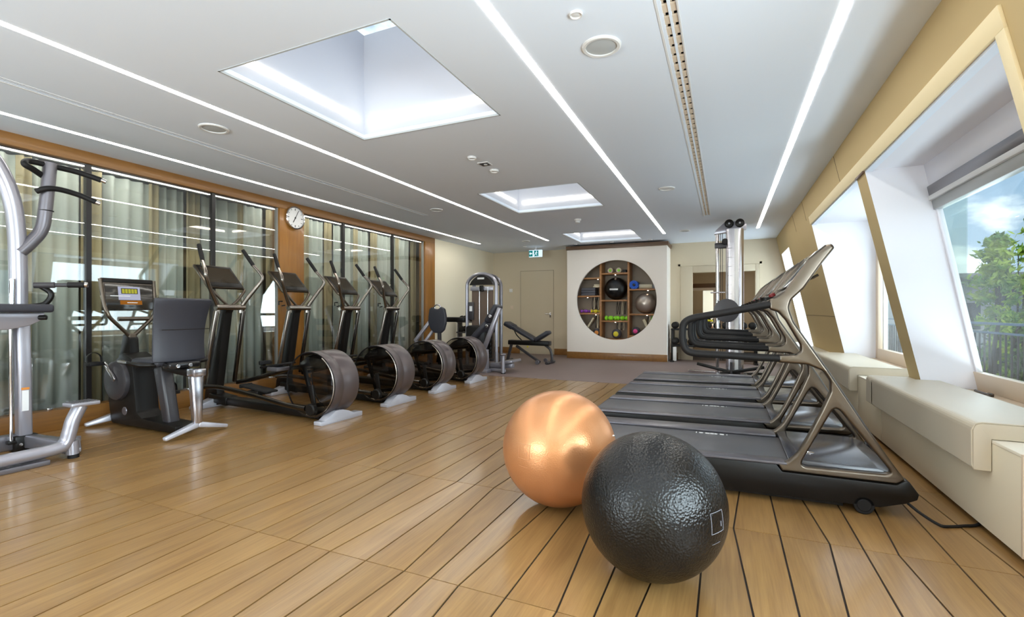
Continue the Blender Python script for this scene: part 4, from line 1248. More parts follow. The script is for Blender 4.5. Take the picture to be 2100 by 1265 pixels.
# ------------------------------------------------------------------ ellipticals
def make_elliptical():
    YC = 3.78
    t = thing('elliptical_trainer', 'nearest elliptical trainer, beside the recumbent bike', 'elliptical trainer', (-4.6, YC, 0), 'row of elliptical trainers facing the glass partition')
    cx_, cz_, r_ = -3.84, 0.375, 0.335
    ya, yb = YC - 0.17, YC + 0.16
    # drum band (rear part of the flywheel housing)
    bm = bmesh.new()
    def ringp(a, r, y): return (cx_ + r * math.cos(a), y, cz_ + r * math.sin(a))
    a0, a1, n = R(-82), R(118), 44
    prof = [(r_ - 0.012, ya), (r_ - 0.004, ya - 0.004), (r_, ya + 0.006), (r_, ya + 0.10), (r_ - 0.006, ya + 0.108), (r_ - 0.006, ya + 0.125), (r_, ya + 0.133), (r_, yb - 0.006), (r_ - 0.004, yb + 0.004), (r_ - 0.012, yb)]
    prev = None
    for k in range(n + 1):
        a = a0 + (a1 - a0) * k / n
        ring = [bm.verts.new(ringp(a, p[0], p[1])) for p in prof]
        if prev:
            for i in range(len(prof)):
                j = (i + 1) % len(prof)
                bm.faces.new((prev[i], prev[j], ring[j], ring[i]))
        else:
            bm.faces.new(ring)
        prev = ring
    bm.faces.new(prev[::-1])
    bmesh.ops.recalc_face_normals(bm, faces=bm.faces)
    me = bpy.data.meshes.new('t'); bm.to_mesh(me); bm.free()
    m_ = MB(); m_.bm.from_mesh(me); bpy.data.meshes.remove(me)
    m_.build('drum_band', 'drum', t, angle=50)
    # thin dark rims and smoked side discs
    for yy in (ya, yb):
        m_ = MB(); m_.lathe([(r_ - 0.014, -0.004), (r_ - 0.003, -0.004), (r_ - 0.003, 0.006), (r_ - 0.014, 0.006), (r_ - 0.014, -0.004)], (cx_, yy, cz_), 'y', 64); m_.build('drum_rim', 'black_gloss', t)
        m_ = MB(); m_.bm.faces.new([m_.bm.verts.new((cx_ + (r_ - 0.012) * math.cos(2 * PI * k / 64), yy, cz_ + (r_ - 0.012) * math.sin(2 * PI * k / 64))) for k in range(64)]); m_.build('smoked_disc', 'smoke_glass', t)
    # chrome lip on the near rim
    m_ = MB(); m_.tube([(cx_ + (r_ - 0.02) * math.cos(a), ya - 0.004, cz_ + (r_ - 0.02) * math.sin(a)) for a in [R(-100 + 160 * k / 24) for k in range(25)]], 0.007, 8); m_.build('rim_trim', 'nickel_light', t)
    m_ = MB(); m_.prism([(cx_ + 0.30 * math.cos(R(a)), cz_ + 0.30 * math.sin(R(a))) for a in range(50, 151, 10)] + [(cx_ - 0.2, cz_ + 0.15), (cx_ + 0.05, cz_ + 0.19)], 'y', YC - 0.10, YC + 0.10, 0.01); m_.build('flywheel_cover', 'black_gloss', t)
    m_ = MB(); m_.bar((cx_ - 0.26, YC - 0.03, cz_ + 0.20), (cx_ - 0.1, YC - 0.03, cz_ - 0.24), 0.03, 0.04, bevel=0.005); m_.bar((cx_ - 0.1, YC - 0.03, cz_ - 0.24), (cx_ + 0.2, YC - 0.03, cz_ - 0.2), 0.03, 0.04, bevel=0.005); m_.build('inner_strut', 'black', t)
    # crank knobs and pedal rails
    for s, cz2, rail in ((-1, 0.135, [(-5.46, 0.255), (-5.2, 0.27), (-4.9, 0.252), (-4.5, 0.205), (-4.12, 0.155), (-3.86, 0.14)]), (1, 0.60, [(-5.46, 0.25), (-5.2, 0.30), (-4.8, 0.40), (-4.5, 0.475), (-4.15, 0.50), (-3.88, 0.53)])):
        yr = YC + s * 0.215
        m_ = MB(); m_.tube(smooth_path([(x, yr, z) for x, z in rail], 4), 0.026, 12, ry=0.020, up=(0, 0, 1)); m_.build('pedal_rail', 'nickel_dark', t, angle=60)
        m_ = MB(); m_.lathe([(0.0001, -0.03), (0.05, -0.03), (0.062, -0.02), (0.062, 0.02), (0.05, 0.03), (0.0001, 0.03)], (cx_ + 0.06, yr, cz2), 'y', 28); m_.build('crank_cap', 'black', t)
        m_ = MB(); m_.bar((cx_ + 0.06, yr + (0.04 if s < 0 else -0.04), cz2), (cx_ + 0.02, yr + (0.04 if s < 0 else -0.04), cz_), 0.02, 0.05, bevel=0.006); m_.build('crank_arm', 'black', t)
        zf = 0.245 if s < 0 else 0.475
        tilt = R(6) if s < 0 else R(-9)
        yp = YC + s * 0.12
        m_ = MB(); m_.box((-4.86, yp - 0.075, zf + 0.02), (-4.44, yp + 0.075, zf + 0.045), 0.012, rot=(tilt, 'Y'))
        m_.box((-4.87, yp - 0.075, zf + 0.03), (-4.845, yp + 0.075, zf + 0.075), 0.008, rot=(tilt, 'Y'))
        m_.build('foot_pedal', 'black_rubber', t)
        m_ = MB(); m_.box((-4.72, yp - 0.09, zf - 0.03), (-4.56, yp + 0.09, zf + 0.018), 0.01); m_.build('pedal_bracket', 'silver_dark' if s > 0 else 'black', t)
        # swing links from the handle pivot to the rail
        m_ = MB(); m_.bar((-5.285, YC + s * 0.165, 1.13), (-5.475, YC + s * 0.19, 0.26), 0.045, 0.045, bevel=0.010, w1=0.04, d1=0.04); m_.build('swing_link', 'nickel_light' if s < 0 else 'nickel_dark', t, angle=60)
        m_ = MB(); m_.sphere((-5.475, YC + s * 0.20, 0.275), 0.022, 14, 10); m_.build('link_joint', 'chrome', t)
        # handle arms
        tip = (-5.43, YC + s * 0.27, 1.87); elb = (-5.19, YC + s * 0.345, 1.55)
        m_ = MB(); m_.tube(smooth_path([(-5.295, YC + s * 0.14, 1.10), (-5.285, YC + s * 0.155, 1.19), (-5.235, YC + s * 0.27, 1.37), (elb[0], elb[1], elb[2] - 0.05), (elb[0] - 0.015, elb[1] + s * 0.0, elb[2] + 0.02), (-5.30, YC + s * 0.315, 1.68), (-5.345, YC + s * 0.30, 1.745)], 5), 0.022, 12, ry=0.019,
               radii=[0.030 - 0.010 * min(1, i / 15) for i in range(31)]); m_.build('handle_arm', 'nickel_light', t, angle=60)
        m_ = MB(); m_.tube([(-5.30, YC + s * 0.3135, 1.68), (-5.36, YC + s * 0.293, 1.77), tip], 0.018, 12, radii=[0.0225, 0.0235, 0.022]); m_.build('grip', 'black_rubber', t, angle=60)
    # base beam, mast, cross piece
    m_ = MB(); m_.bar((-5.56, YC, 0.11), (-5.25, YC, 0.075), 0.16, 0.10, bevel=0.015); m_.bar((-5.27, YC, 0.078), (-3.8, YC, 0.05), 0.14, 0.085, bevel=0.015, w1=0.2); m_.build('base_beam', 'black', t, angle=60)
    m_ = MB(); m_.prism(fillet([(-5.68, 0.02), (-5.42, 0.02), (-5.46, 0.22), (-5.31, 1.10), (-5.26, 1.17), (-5.33, 1.21), (-5.385, 1.16), (-5.565, 0.45), (-5.66, 0.16)], 0.03), 'y', YC - 0.045, YC + 0.045, 0.012); m_.build('mast', 'black', t, angle=50)
    m_ = MB(); m_.tube([(-5.285, YC - 0.175, 1.165), (-5.285, YC + 0.175, 1.165)], 0.038, 14, ry=0.034); m_.build('pivot_beam', 'nickel_light', t, angle=60)
    # feet
    m_ = MB(); m_.prism([(YC - 0.29, 0.0), (YC + 0.29, 0.0), (YC + 0.29, 0.035), (YC + 0.07, 0.10), (YC - 0.07, 0.10), (YC - 0.29, 0.035)], 'x', -5.58, -5.46, 0.008); m_.build('front_foot', 'silver_light', t)
    m_ = MB(); m_.prism(fillet([(YC - 0.28, 0.0), (YC + 0.30, 0.0), (YC + 0.30, 0.045), (YC + 0.17, 0.05), (YC + 0.10, 0.085), (YC + 0.02, 0.11), (YC - 0.08, 0.115), (YC - 0.17, 0.07), (YC - 0.22, 0.04), (YC - 0.28, 0.04)], 0.01, 3), 'x', -3.68, -3.585, 0.008); m_.build('rear_foot', 'silver_light', t)
    # console: tray frame, screen, V legs
    p_tl = Vector((-5.60, YC, 1.665)); p_b = Vector((-5.335, YC, 1.395))
    d = (p_b - p_tl).normalized(); n = Vector((-d.z, 0, d.x))
    if n.x < 0: n = -n
    def cq(y, u, off):  # u 0 top .. 1 bottom
        p = p_tl.lerp(p_b, u) + n * off
        return (p.x, y, p.z)
    hw = 0.225
    def plate(mbx, y0, y1, u0, u1, o0, o1, bevel=0.0):
        a = [cq(0, u0, o0), cq(0, u1, o0), cq(0, u1, o1), cq(0, u0, o1)]
        mbx.prism([(q[0], q[2]) for q in a], 'y', y0, y1, bevel)
    m_ = MB(); plate(m_, YC - hw, YC + hw, 0.0, 1.0, -0.03, 0.0, 0.008); m_.build('console_housing', 'nickel', t)
    m_ = MB(); plate(m_, YC - hw + 0.02, YC + hw - 0.012, 0.06, 0.97, 0.0, 0.006, 0.002); m_.build('console_bezel', 'black', t)
    m_ = MB(); plate(m_, YC - hw + 0.045, YC + hw - 0.04, 0.13, 0.80, 0.006, 0.0085); m_.build('screen', 'screen_brown', t)
    for s in (-1, 1):
        e1 = cq(YC + s * (hw - 0.01), 1.0, -0.015)
        m_ = MB(); m_.tube(smooth_path([e1, (-5.31, YC + s * (hw - 0.03), 1.355), (-5.29, YC + s * 0.10, 1.25), (-5.29, YC + s * 0.03, 1.19)], 4), 0.016, 10); m_.build('console_leg', 'nickel', t, angle=60)
    m_ = MB(); m_.tube([(-5.36, YC - 0.2, 1.25), (-5.38, YC - 0.24, 1.25), (-5.38, YC - 0.24, 1.20)], 0.009, 8); m_.tube([(-5.36, YC - 0.16, 1.20), (-5.38, YC - 0.2, 1.19)], 0.008, 8); m_.build('cable_hook', 'black', t)
    return t
el = make_elliptical()
for k, lab in enumerate(['second elliptical trainer, in front of the clock post', 'third elliptical trainer from the recumbent bike', 'farthest elliptical trainer, before the wooden end post']):
    c = copy_tree(el)
    c.location.y += 0.99 * (k + 1)
    c['label'] = lab

# ------------------------------------------------------------------ recumbent bike
YC = 2.80
t = thing('recumbent_bike', 'recumbent exercise bike with black backrest and lit screen', 'exercise bike', (-5.0, YC, 0))
m_ = MB(); m_.prism(fillet([(-5.50, 0.03), (-4.50, 0.02), (-4.50, 0.085), (-4.74, 0.095), (-5.0, 0.11), (-5.09, 0.16), (-5.16, 0.66), (-5.30, 0.72), (-5.46, 0.62), (-5.54, 0.45), (-5.55, 0.25)], 0.04), 'y', YC - 0.10, YC + 0.10, 0.02); m_.build('shroud', 'black', t, angle=50)
m_ = MB(); m_.lathe([(0.0001, 0.0), (0.15, 0.0), (0.185, 0.012), (0.19, 0.03), (0.19, 0.05)], (-5.38, YC - 0.145, 0.45), 'y', 48); m_.build('side_disc', 'dark_grey', t)
m_ = MB(); m_.lathe([(0.0001, 0.0), (0.185, 0.0), (0.19, 0.03), (0.19, 0.05)], (-5.38, YC + 0.10, 0.45), 'y', 48); m_.build('side_disc', 'dark_grey', t)
m_ = MB(); m_.lathe([(0.0001, 0.0), (0.035, 0.001), (0.04, 0.006)], (-5.28, YC - 0.106, 0.16), 'y', 24); m_.build('badge', 'silver_dark', t)
m_ = MB(); m_.bar((-4.86, YC, 0.60), (-4.72, YC, 0.07), 0.11, 0.13, bevel=0.02, d1=0.10); m_.build('seat_post', 'dark_grey', t, angle=50)
m_ = MB(); m_.bar((-4.98, YC, 0.61), (-4.36, YC, 0.55), 0.09, 0.06, bevel=0.012); m_.build('seat_rail', 'black', t)
m_ = MB(); m_.box((-4.42, YC - 0.055, 0.535), (-4.31, YC + 0.055, 0.60), 0.008); m_.build('rail_end', 'alu', t)
m_ = MB(); m_.bar((-4.375, YC, 0.54), (-4.355, YC, 0.10), 0.11, 0.075, bevel=0.015, w1=0.07, d1=0.06); m_.build('rear_post', 'alu', t, angle=50)
m_ = MB()
for s in (-1, 1):
    m_.bar((-4.36, YC, 0.10), (-4.355, YC + s * 0.28, 0.028), 0.05, 0.07, up=(0, 0, 1), bevel=0.01, w1=0.032, d1=0.05)
m_.build('rear_foot', 'silver_light', t, angle=50)
m_ = MB()
for s in (-1, 1):
    m_.bar((-5.56, YC, 0.085), (-5.60, YC + s * 0.27, 0.028), 0.07, 0.10, up=(0, 0, 1), bevel=0.01, w1=0.032, d1=0.05)
m_.build('front_foot', 'silver_light', t, angle=50)
# seat
m_ = MB(); m_.box((-4.98, YC - 0.21, 0.62), (-4.60, YC + 0.21, 0.69), 0.03, seg=3); m_.build('seat', 'pad', t, angle=60)
bk = []
bm = bmesh.new(); NN = 10
for i in range(NN + 1):
    f = i / NN
    z = 0.66 + 0.575 * f
    hw_ = 0.228 + 0.022 * f - 0.014 * math.sin(PI * f)
    xx = -4.57 + 0.07 * f - 0.035 * math.sin(PI * f)
    row = []
    for j in range(9):
        g = j / 8 * 2 - 1
        row.append(bm.verts.new((xx - 0.045 * g * g, YC + g * hw_, z)))
    bk.append(row)
for i in range(NN):
    for j in range(8):
        bm.faces.new((bk[i][j], bk[i][j + 1], bk[i + 1][j + 1], bk[i + 1][j]))
me = bpy.data.meshes.new('t'); bm.to_mesh(me); bm.free()
m_ = MB(); m_.bm.from_mesh(me); bpy.data.meshes.remove(me)
bkr = m_.build('backrest', 'pad', t, angle=80)
md = bkr.modifiers.new('thickness', 'SOLIDIFY'); md.thickness = 0.045; md.offset = 0
md = bkr.modifiers.new('round', 'BEVEL'); md.width = 0.012; md.segments = 3; md.limit_method = 'ANGLE'
m_ = MB(); m_.tube([(-4.51 - 0.0, YC - 0.21, 0.955), (-4.478, YC, 0.955), (-4.51, YC + 0.21, 0.955)], 0.0035, 6); m_.build('back_seam', 'black', bkr)
m_ = MB(); m_.box((-4.62, YC - 0.15, 0.60), (-4.50, YC + 0.13, 0.66), 0.02); m_.build('recline_housing', 'black_gloss', t)
for s in (-0.08, 0.03):
    m_ = MB(); m_.cyl((-4.50, YC + s, 0.625), (-4.49, YC + s, 0.625), 0.018, 16, bevel=0.003); m_.build('adjuster_knob', 'chrome', t)
for s in (-1, 1):
    m_ = MB(); m_.tube(smooth_path([(-4.62, YC + s * 0.16, 0.64), (-4.66, YC + s * 0.28, 0.645), (-4.78, YC + s * 0.32, 0.66), (-4.92, YC + s * 0.31, 0.67)], 5), 0.018, 10); m_.build('side_handle', 'black', t, angle=60)
    m_ = MB(); m_.tube([(-4.80, YC + s * 0.32, 0.665), (-4.94, YC + s * 0.31, 0.672)], 0.022, 10, ry=0.016); m_.build('sensor_plate', 'chrome', t, angle=60)
# column, fork and console
m_ = MB(); m_.bar((-5.34, YC, 0.60), (-5.36, YC, 0.90), 0.085, 0.07, bevel=0.015, w1=0.07, d1=0.05); m_.build('column', 'nickel', t, angle=50)
m_ = MB(); m_.prism(fillet([(-5.55, 0.55), (-5.30, 0.66), (-5.32, 0.86), (-5.42, 0.90), (-5.46, 0.74)], 0.03), 'y', YC - 0.04, YC + 0.04, 0.012); m_.build('column_cover', 'black', t)
for s in (-1, 1):
    m_ = MB(); m_.tube(smooth_path([(-5.36, YC + s * 0.012, 0.86), (-5.355, YC + s * 0.04, 0.90), (-5.35, YC + s * 0.17, 1.04), (-5.35, YC + s * 0.205, 1.10), (-5.38, YC + s * 0.222, 1.20), (-5.42, YC + s * 0.232, 1.43)], 5), 0.017, 10, ry=0.02); m_.build('console_fork', 'nickel', t, angle=60)
m_ = MB(); m_.tube([(-5.35, YC - 0.12, 1.045), (-5.35, YC + 0.15, 1.045)], 0.016, 10, ry=0.022); m_.build('front_bar', 'nickel', t, angle=60)
def tilt_box(mbx, y0, y1, z0, z1, o0, o1, bevel=0.0):
    def X_(z, o): return -5.36 - 0.16 * (z - 1.10) + o
    mbx.prism([(X_(z0, o0), z0), (X_(z1, o0), z1), (X_(z1, o1), z1), (X_(z0, o1), z0)], 'y', y0, y1, bevel)
m_ = MB(); tilt_box(m_, YC - 0.225, YC + 0.225, 1.13, 1.44, -0.035, 0.0, 0.008); m_.build('console_housing', 'nickel_dark', t)
m_ = MB(); tilt_box(m_, YC - 0.215, YC + 0.215, 1.40, 1.435, 0.0, 0.01, 0.003); m_.build('console_cap', 'black', t)
m_ = MB(); tilt_box(m_, YC - 0.205, YC + 0.205, 1.14, 1.385, 0.0, 0.006, 0.002); scn = m_.build('screen', 'screen', t)
m_ = MB(); tilt_box(m_, YC - 0.10, YC + 0.09, 1.23, 1.36, 0.006, 0.0075); m_.build('screen_picture', 'label_white', scn)
m_ = MB(); tilt_box(m_, YC - 0.075, YC + 0.07, 1.29, 1.345, 0.0075, 0.009); m_.build('screen_panel', 'screen', scn)
m_ = MB()
for k in range(5): tilt_box(m_, YC - 0.068 + k * 0.027, YC - 0.046 + k * 0.027, 1.296, 1.338, 0.009, 0.010)
m_.build('screen_yellow', 'label_yellow', scn)
m_ = MB(); tilt_box(m_, YC - 0.09, YC + 0.10, 1.185, 1.225, 0.006, 0.0075); m_.build('screen_banner', 'label_orange', scn)
m_ = MB(); tilt_box(m_, YC - 0.03, YC + 0.06, 1.20, 1.208, 0.0075, 0.0085); tilt_box(m_, YC - 0.17, YC + 0.0, 1.265, 1.272, 0.009, 0.010); m_.build('screen_text', 'white_print', scn)
# pedals and crank
for s, px, pz in ((-1, -5.50, 0.62), (1, -5.14, 0.30)):
    yp = YC + s * 0.24
    m_ = MB(); m_.bar((-5.32, YC + s * 0.16, 0.46), (px, YC + s * 0.16, pz), 0.02, 0.035, bevel=0.005); m_.build('crank', 'chrome', t)
    m_ = MB(); m_.box((px - 0.055, yp - 0.06, pz - 0.02), (px + 0.055, yp + 0.06, pz + 0.015), 0.008); ped = m_.build('pedal', 'black_rubber', t)
    m_ = MB(); m_.tube(smooth_path([(px, yp - 0.055, pz + 0.01), (px - 0.01, yp - 0.05, pz + 0.075), (px - 0.01, yp, pz + 0.105), (px - 0.01, yp + 0.05, pz + 0.075), (px, yp + 0.055, pz + 0.01)], 4), 0.016, 8, ry=0.003, up=(1, 0, 0)); m_.build('strap', 'black', ped, angle=60)

# ------------------------------------------------------------------ dip and chin station at the left edge
t = thing('dip_station', 'tall silver dip and chin-up station cut by the left edge', 'weight machine', (-4.9, 1.7, 0))
m_ = MB(); m_.bar((-5.05, 1.89, 0.08), (-5.05, 1.875, 1.12), 0.085, 0.085, bevel=0.014); m_.build('lower_column', 'silver_paint', t, angle=50)
m_ = MB(); m_.tube([(-5.005, 1.80, 0.12), (-5.005, 1.795, 1.06)], 0.011, 10); m_.build('guide_rod', 'chrome', t, angle=60)
m_ = MB(); m_.box((-5.03, 1.775, 0.10), (-4.98, 1.825, 0.125), 0.004); m_.build('rod_bumper', 'black', t)
m_ = MB(); m_.box((-5.008, 1.862, 0.34), (-5.0065, 1.902, 0.50)); m_.build('warning_label', 'white_print', t)
m_ = MB(); m_.box((-5.0068, 1.858, 0.505), (-5.0052, 1.906, 0.523)); m_.build('label_stripe', 'orange', t)
m_ = MB(); m_.tube(smooth_path([(-5.06, 1.86, 1.10), (-5.06, 1.86, 1.40), (-5.06, 1.85, 1.75), (-5.06, 1.82, 2.0), (-5.05, 1.75, 2.20), (-5.04, 1.66, 2.33), (-5.02, 1.50, 2.45)], 6), 0.055, 18); m_.build('upper_column', 'silver_paint', t, angle=60)
m_ = MB(); m_.tube(smooth_path([(-5.04, 1.86, 1.58), (-5.03, 1.92, 1.66), (-5.02, 1.985, 1.78), (-5.01, 2.005, 1.95), (-5.0, 2.03, 2.32)], 6), 0.045, 18); m_.build('branch_arm', 'silver_dark', t, angle=60)
m_ = MB(); m_.lathe([(0.046, -0.004), (0.049, -0.002), (0.049, 0.002), (0.046, 0.004)], (-5.01, 2.008, 1.93), 'z', 24); m_.build('collar', 'black', t)
m_ = MB(); m_.tube(smooth_path([(-5.04, 2.02, 2.20), (-4.98, 1.92, 2.235), (-4.96, 1.86, 2.26), (-5.00, 1.90, 2.30), (-5.0, 2.02, 2.30), (-4.98, 2.2, 2.29), (-4.92, 2.34, 2.25)], 6), 0.023, 12); m_.build('chin_bar', 'black_rubber', t, angle=60)
m_ = MB(); m_.tube(smooth_path([(-4.99, 1.94, 2.07), (-4.95, 1.99, 2.10), (-4.95, 2.08, 2.11), (-4.94, 2.2, 2.09), (-4.90, 2.29, 2.05)], 6), 0.022, 12); m_.build('lower_bar', 'black_rubber', t, angle=60)
for p, q in (((-4.92, 2.335, 2.252), (-4.905, 2.37, 2.238)), ((-4.90, 2.288, 2.05), (-4.888, 2.318, 2.038))):
    m_ = MB(); m_.cyl(p, q, 0.018, 14, bevel=0.004); m_.build('bar_cap', 'chrome', t)
m_ = MB(); m_.tube([(-5.0, 1.93, 1.325), (-4.93, 2.03, 1.33)], 0.024, 12); m_.tube([(-4.93, 2.03, 1.33), (-4.85, 2.12, 1.333)], 0.016, 12); m_.build('lever_arm', 'dark_grey', t, angle=60)
m_ = MB(); m_.tube([(-4.87, 2.09, 1.333), (-4.80, 2.165, 1.335)], 0.023, 12); m_.build('lever_grip', 'black_rubber', t, angle=60)
m_ = MB(); m_.cyl((-4.80, 2.165, 1.335), (-4.785, 2.185, 1.335), 0.022, 12, bevel=0.004); m_.build('bar_cap', 'chrome', t)
m_ = MB(); m_.tube(smooth_path([(-5.0, 1.97, 1.32), (-4.96, 2.02, 1.26), (-4.98, 1.99, 1.18), (-5.02, 1.92, 1.16)], 5), 0.02, 10); m_.build('hook', 'black', t, angle=60)
m_ = MB(); m_.cyl((-4.99, 1.80, 1.16), (-4.99, 1.80, 1.37), 0.018, 14, bevel=0.004); m_.build('pop_pin', 'chrome', t)
m_ = MB(); m_.cyl((-5.1, 1.55, 1.31), (-5.1, 1.68, 1.31), 0.05, 20, bevel=0.01); m_.build('elbow_roll', 'black_rubber', t)
m_ = MB(); m_.box((-5.22, 1.15, 1.11), (-4.85, 2.0, 1.175), 0.02, seg=3); m_.build('support_pad', 'pad', t, angle=60)
m_ = MB(); m_.prism([(1.15, 1.108), (1.97, 1.108), (1.95, 1.05), (1.88, 1.01), (1.76, 0.98), (1.3, 0.98)], 'x', -5.16, -4.92, 0.01); m_.build('pad_bracket', 'silver_paint', t)
m_ = MB(); m_.cyl((-4.93, 1.93, 1.07), (-4.90, 1.97, 1.07), 0.02, 12, bevel=0.004); m_.build('adjuster_knob', 'black', t)
m_ = MB(); m_.box((-5.35, 1.1, 0.30), (-5.2, 1.80, 1.0), 0.02); m_.build('weight_cover', 'silver_dark', t)
m_ = MB(); m_.box((-5.198, 1.14, 0.60), (-5.195, 1.76, 0.96)); m_.build('weight_stack', 'shadow_gap', t)
# base
m_ = MB(); m_.bar((-5.08, 1.90, 0.10), (-4.60, 2.0, 0.075), 0.10, 0.085, up=(0, 0, 1), bevel=0.012); m_.build('cross_beam', 'silver_dark', t, angle=50)
m_ = MB(); m_.bar((-5.08, 1.90, 0.10), (-5.12, 1.0, 0.10), 0.12, 0.085, up=(0, 0, 1), bevel=0.012); m_.build('rear_beam', 'silver_dark', t, angle=50)
m_ = MB(); m_.bar((-5.3, 1.98, 0.04), (-5.0, 2.22, 0.035), 0.05, 0.08, up=(0, 0, 1), bevel=0.01); m_.bar((-5.0, 2.2, 0.035), (-4.62, 2.04, 0.035), 0.04, 0.05, up=(0, 0, 1), bevel=0.01); m_.build('back_foot', 'silver_paint', t, angle=50)
m_ = MB(); m_.tube(smooth_path([(-4.545, 1.15, 0.085), (-4.55, 1.5, 0.085), (-4.56, 1.86, 0.09), (-4.565, 1.94, 0.12), (-4.56, 1.965, 0.20), (-4.555, 1.985, 0.29), (-4.55, 2.03, 0.395)], 6), 0.052, 16, ry=0.045); m_.build('front_beam', 'silver_paint', t, angle=60)
m_ = MB(); m_.box((-4.60, 1.2, 0.0), (-4.50, 1.83, 0.036), 0.006); m_.build('front_skid', 'silver_dark', t)
m_ = MB(); m_.cyl((-4.56, 1.99, 0.0), (-4.56, 1.99, 0.03), 0.035, 20); m_.build('rubber_foot', 'black_rubber', t)
m_ = MB(); m_.cyl((-4.56, 1.985, 0.03), (-4.56, 1.98, 0.13), 0.04, 20); m_.build('foot_socket', 'silver_paint', t)
m_ = MB(); m_.box((-4.60, 1.935, 0.395), (-4.46, 2.12, 0.425), 0.01); m_.build('step_plate', 'silver_paint', t)
m_ = MB()
for k in range(7): m_.box((-4.59, 1.95 + k * 0.023, 0.425), (-4.47, 1.962 + k * 0.023, 0.43))
m_.build('step_treads', 'silver_dark', t)
m_ = MB(); m_.box((-5.12, 1.82, 0.02), (-5.0, 1.96, 0.15), 0.01); m_.build('column_foot', 'black', t)
for s in (0, 1):
    m_ = MB(); m_.cyl((-4.998, 1.85 + s * 0.05, 0.085 + 0.02 * s), (-4.99, 1.85 + s * 0.05, 0.085 + 0.02 * s), 0.012, 12); m_.build('bolt', 'chrome', t)

# ------------------------------------------------------------------ leg press with arched tower
t = thing('leg_press_machine', 'weight machine with tall silver-arched tower and reclined black seat', 'weight machine', (-4.1, 8.2, 0))
def arch(x0, x1, z1, y, r, n=14):
    xc = (x0 + x1) / 2; rr = (x1 - x0) / 2
    pts = [(x0, y, 0.08), (x0, y, z1)]
    pts += [(xc - rr * math.cos(a), y, z1 + rr * 0.72 * math.sin(a)) for a in [PI * k / n for k in range(1, n)]]
    pts += [(x1, y, z1), (x1, y, 0.08)]
    return pts
m_ = MB(); m_.tube(arch(-4.66, -4.02, 1.62, 8.3, 0.04), 0.04, 12, ry=0.032); m_.build('tower_arch', 'silver_paint', t, angle=60)
m_ = MB(); m_.tube(arch(-4.64, -4.04, 1.62, 8.55, 0.04), 0.035, 12); m_.build('tower_arch', 'silver_dark', t, angle=60)
m_ = MB(); m_.prism([(-4.60 + 0.52 * k / 12, 1.63 + 0.19 * math.sin(PI * k / 12) ** 0.7) for k in range(13)], 'y', 8.28, 8.56); m_.build('tower_cap', 'black_gloss', t)
m_ = MB(); m_.box((-4.42, 8.27, 1.74), (-4.27, 8.278, 1.775), 0.003); m_.build('cap_badge', 'white', t)
m_ = MB(); m_.box((-4.56, 8.31, 0.2), (-4.09, 8.32, 1.60)); m_.build('front_shroud', 'cork', t)
m_ = MB(); m_.box((-4.58, 8.285, 1.52), (-4.08, 8.305, 1.60), 0.004); m_.build('shroud_band', 'silver_paint', t)
m_ = MB(); m_.box((-4.62, 8.27, 0.95), (-4.50, 8.29, 1.30), 0.005); m_.build('instruction_panel', 'dark_grey', t)
m_ = MB(); m_.box((-4.59, 8.265, 1.12), (-4.53, 8.27, 1.22)); m_.build('instruction_print', 'white_print', t)
for x in (-4.38, -4.20):
    m_ = MB(); m_.tube([(x, 8.29, 0.6), (x, 8.29, 1.6)], 0.008, 8); m_.build('guide_rod', 'chrome', t, angle=60)
m_ = MB(); m_.box((-4.36, 8.24, 1.5), (-4.28, 8.28, 1.62), 0.01); m_.build('cable_pulley', 'black', t)
for k in range(7):
    m_ = MB(); m_.box((-4.55, 8.2, 0.22 + k * 0.075), (-4.10, 8.29, 0.285 + k * 0.075), 0.006); m_.build('weight_plate', 'black', t)
m_ = MB(); m_.box((-4.7, 8.05, 0.0), (-3.95, 8.6, 0.08), 0.01); m_.build('tower_base', 'silver_dark', t)
m_ = MB(); m_.bar((-4.02, 7.82, 0.05), (-4.03, 7.82, 0.42), 0.10, 0.14, bevel=0.012); m_.bar((-4.05, 7.82, 0.40), (-3.72, 7.82, 1.18), 0.07, 0.075, bevel=0.012); m_.build('seat_frame', 'silver_paint', t, angle=50)
m_ = MB(); m_.box((-4.13, 7.7, 0.0), (-3.92, 7.95, 0.06), 0.008); m_.build('front_foot', 'silver_paint', t)
m_ = MB(); m_.bar((-4.38, 7.95, 0.52), (-3.98, 7.95, 0.92), 0.34, 0.10, bevel=0.035); m_.build('seat', 'pad', t, angle=60)
m_ = MB(); m_.bar((-3.98, 7.9, 0.93), (-3.78, 7.9, 1.23), 0.30, 0.09, bevel=0.03); m_.build('backrest', 'pad', t, angle=60)
m_ = MB(); m_.cyl((-3.85, 7.7, 1.03), (-3.85, 7.68, 1.03), 0.03, 16, bevel=0.005); m_.cyl((-3.95, 7.76, 0.85), (-3.95, 7.74, 0.85), 0.03, 16, bevel=0.005); m_.build('adjuster_knob', 'chrome', t)
m_ = MB(); m_.box((-4.48, 7.9, 0.35), (-4.1, 8.15, 0.85), 0.05); m_.build('carriage', 'black', t)
m_ = MB(); m_.bar((-4.0, 8.05, 0.12), (-3.55, 8.05, 0.12), 0.12, 0.09, bevel=0.015); m_.bar((-3.95, 7.9, 0.05), (-3.6, 7.8, 0.05), 0.05, 0.05, bevel=0.01); m_.build('base_beam', 'silver_paint', t, angle=50)
m_ = MB(); m_.box((-3.75, 7.85, 0.17), (-3.5, 8.3, 0.22), 0.01, rot=(R(-8), 'Y')); m_.build('foot_plate', 'silver_paint', t)
m_ = MB(); m_.cyl((-3.62, 7.75, 0.02), (-3.62, 7.75, 0.33), 0.032, 18); m_.build('front_post', 'silver_paint', t, angle=60)
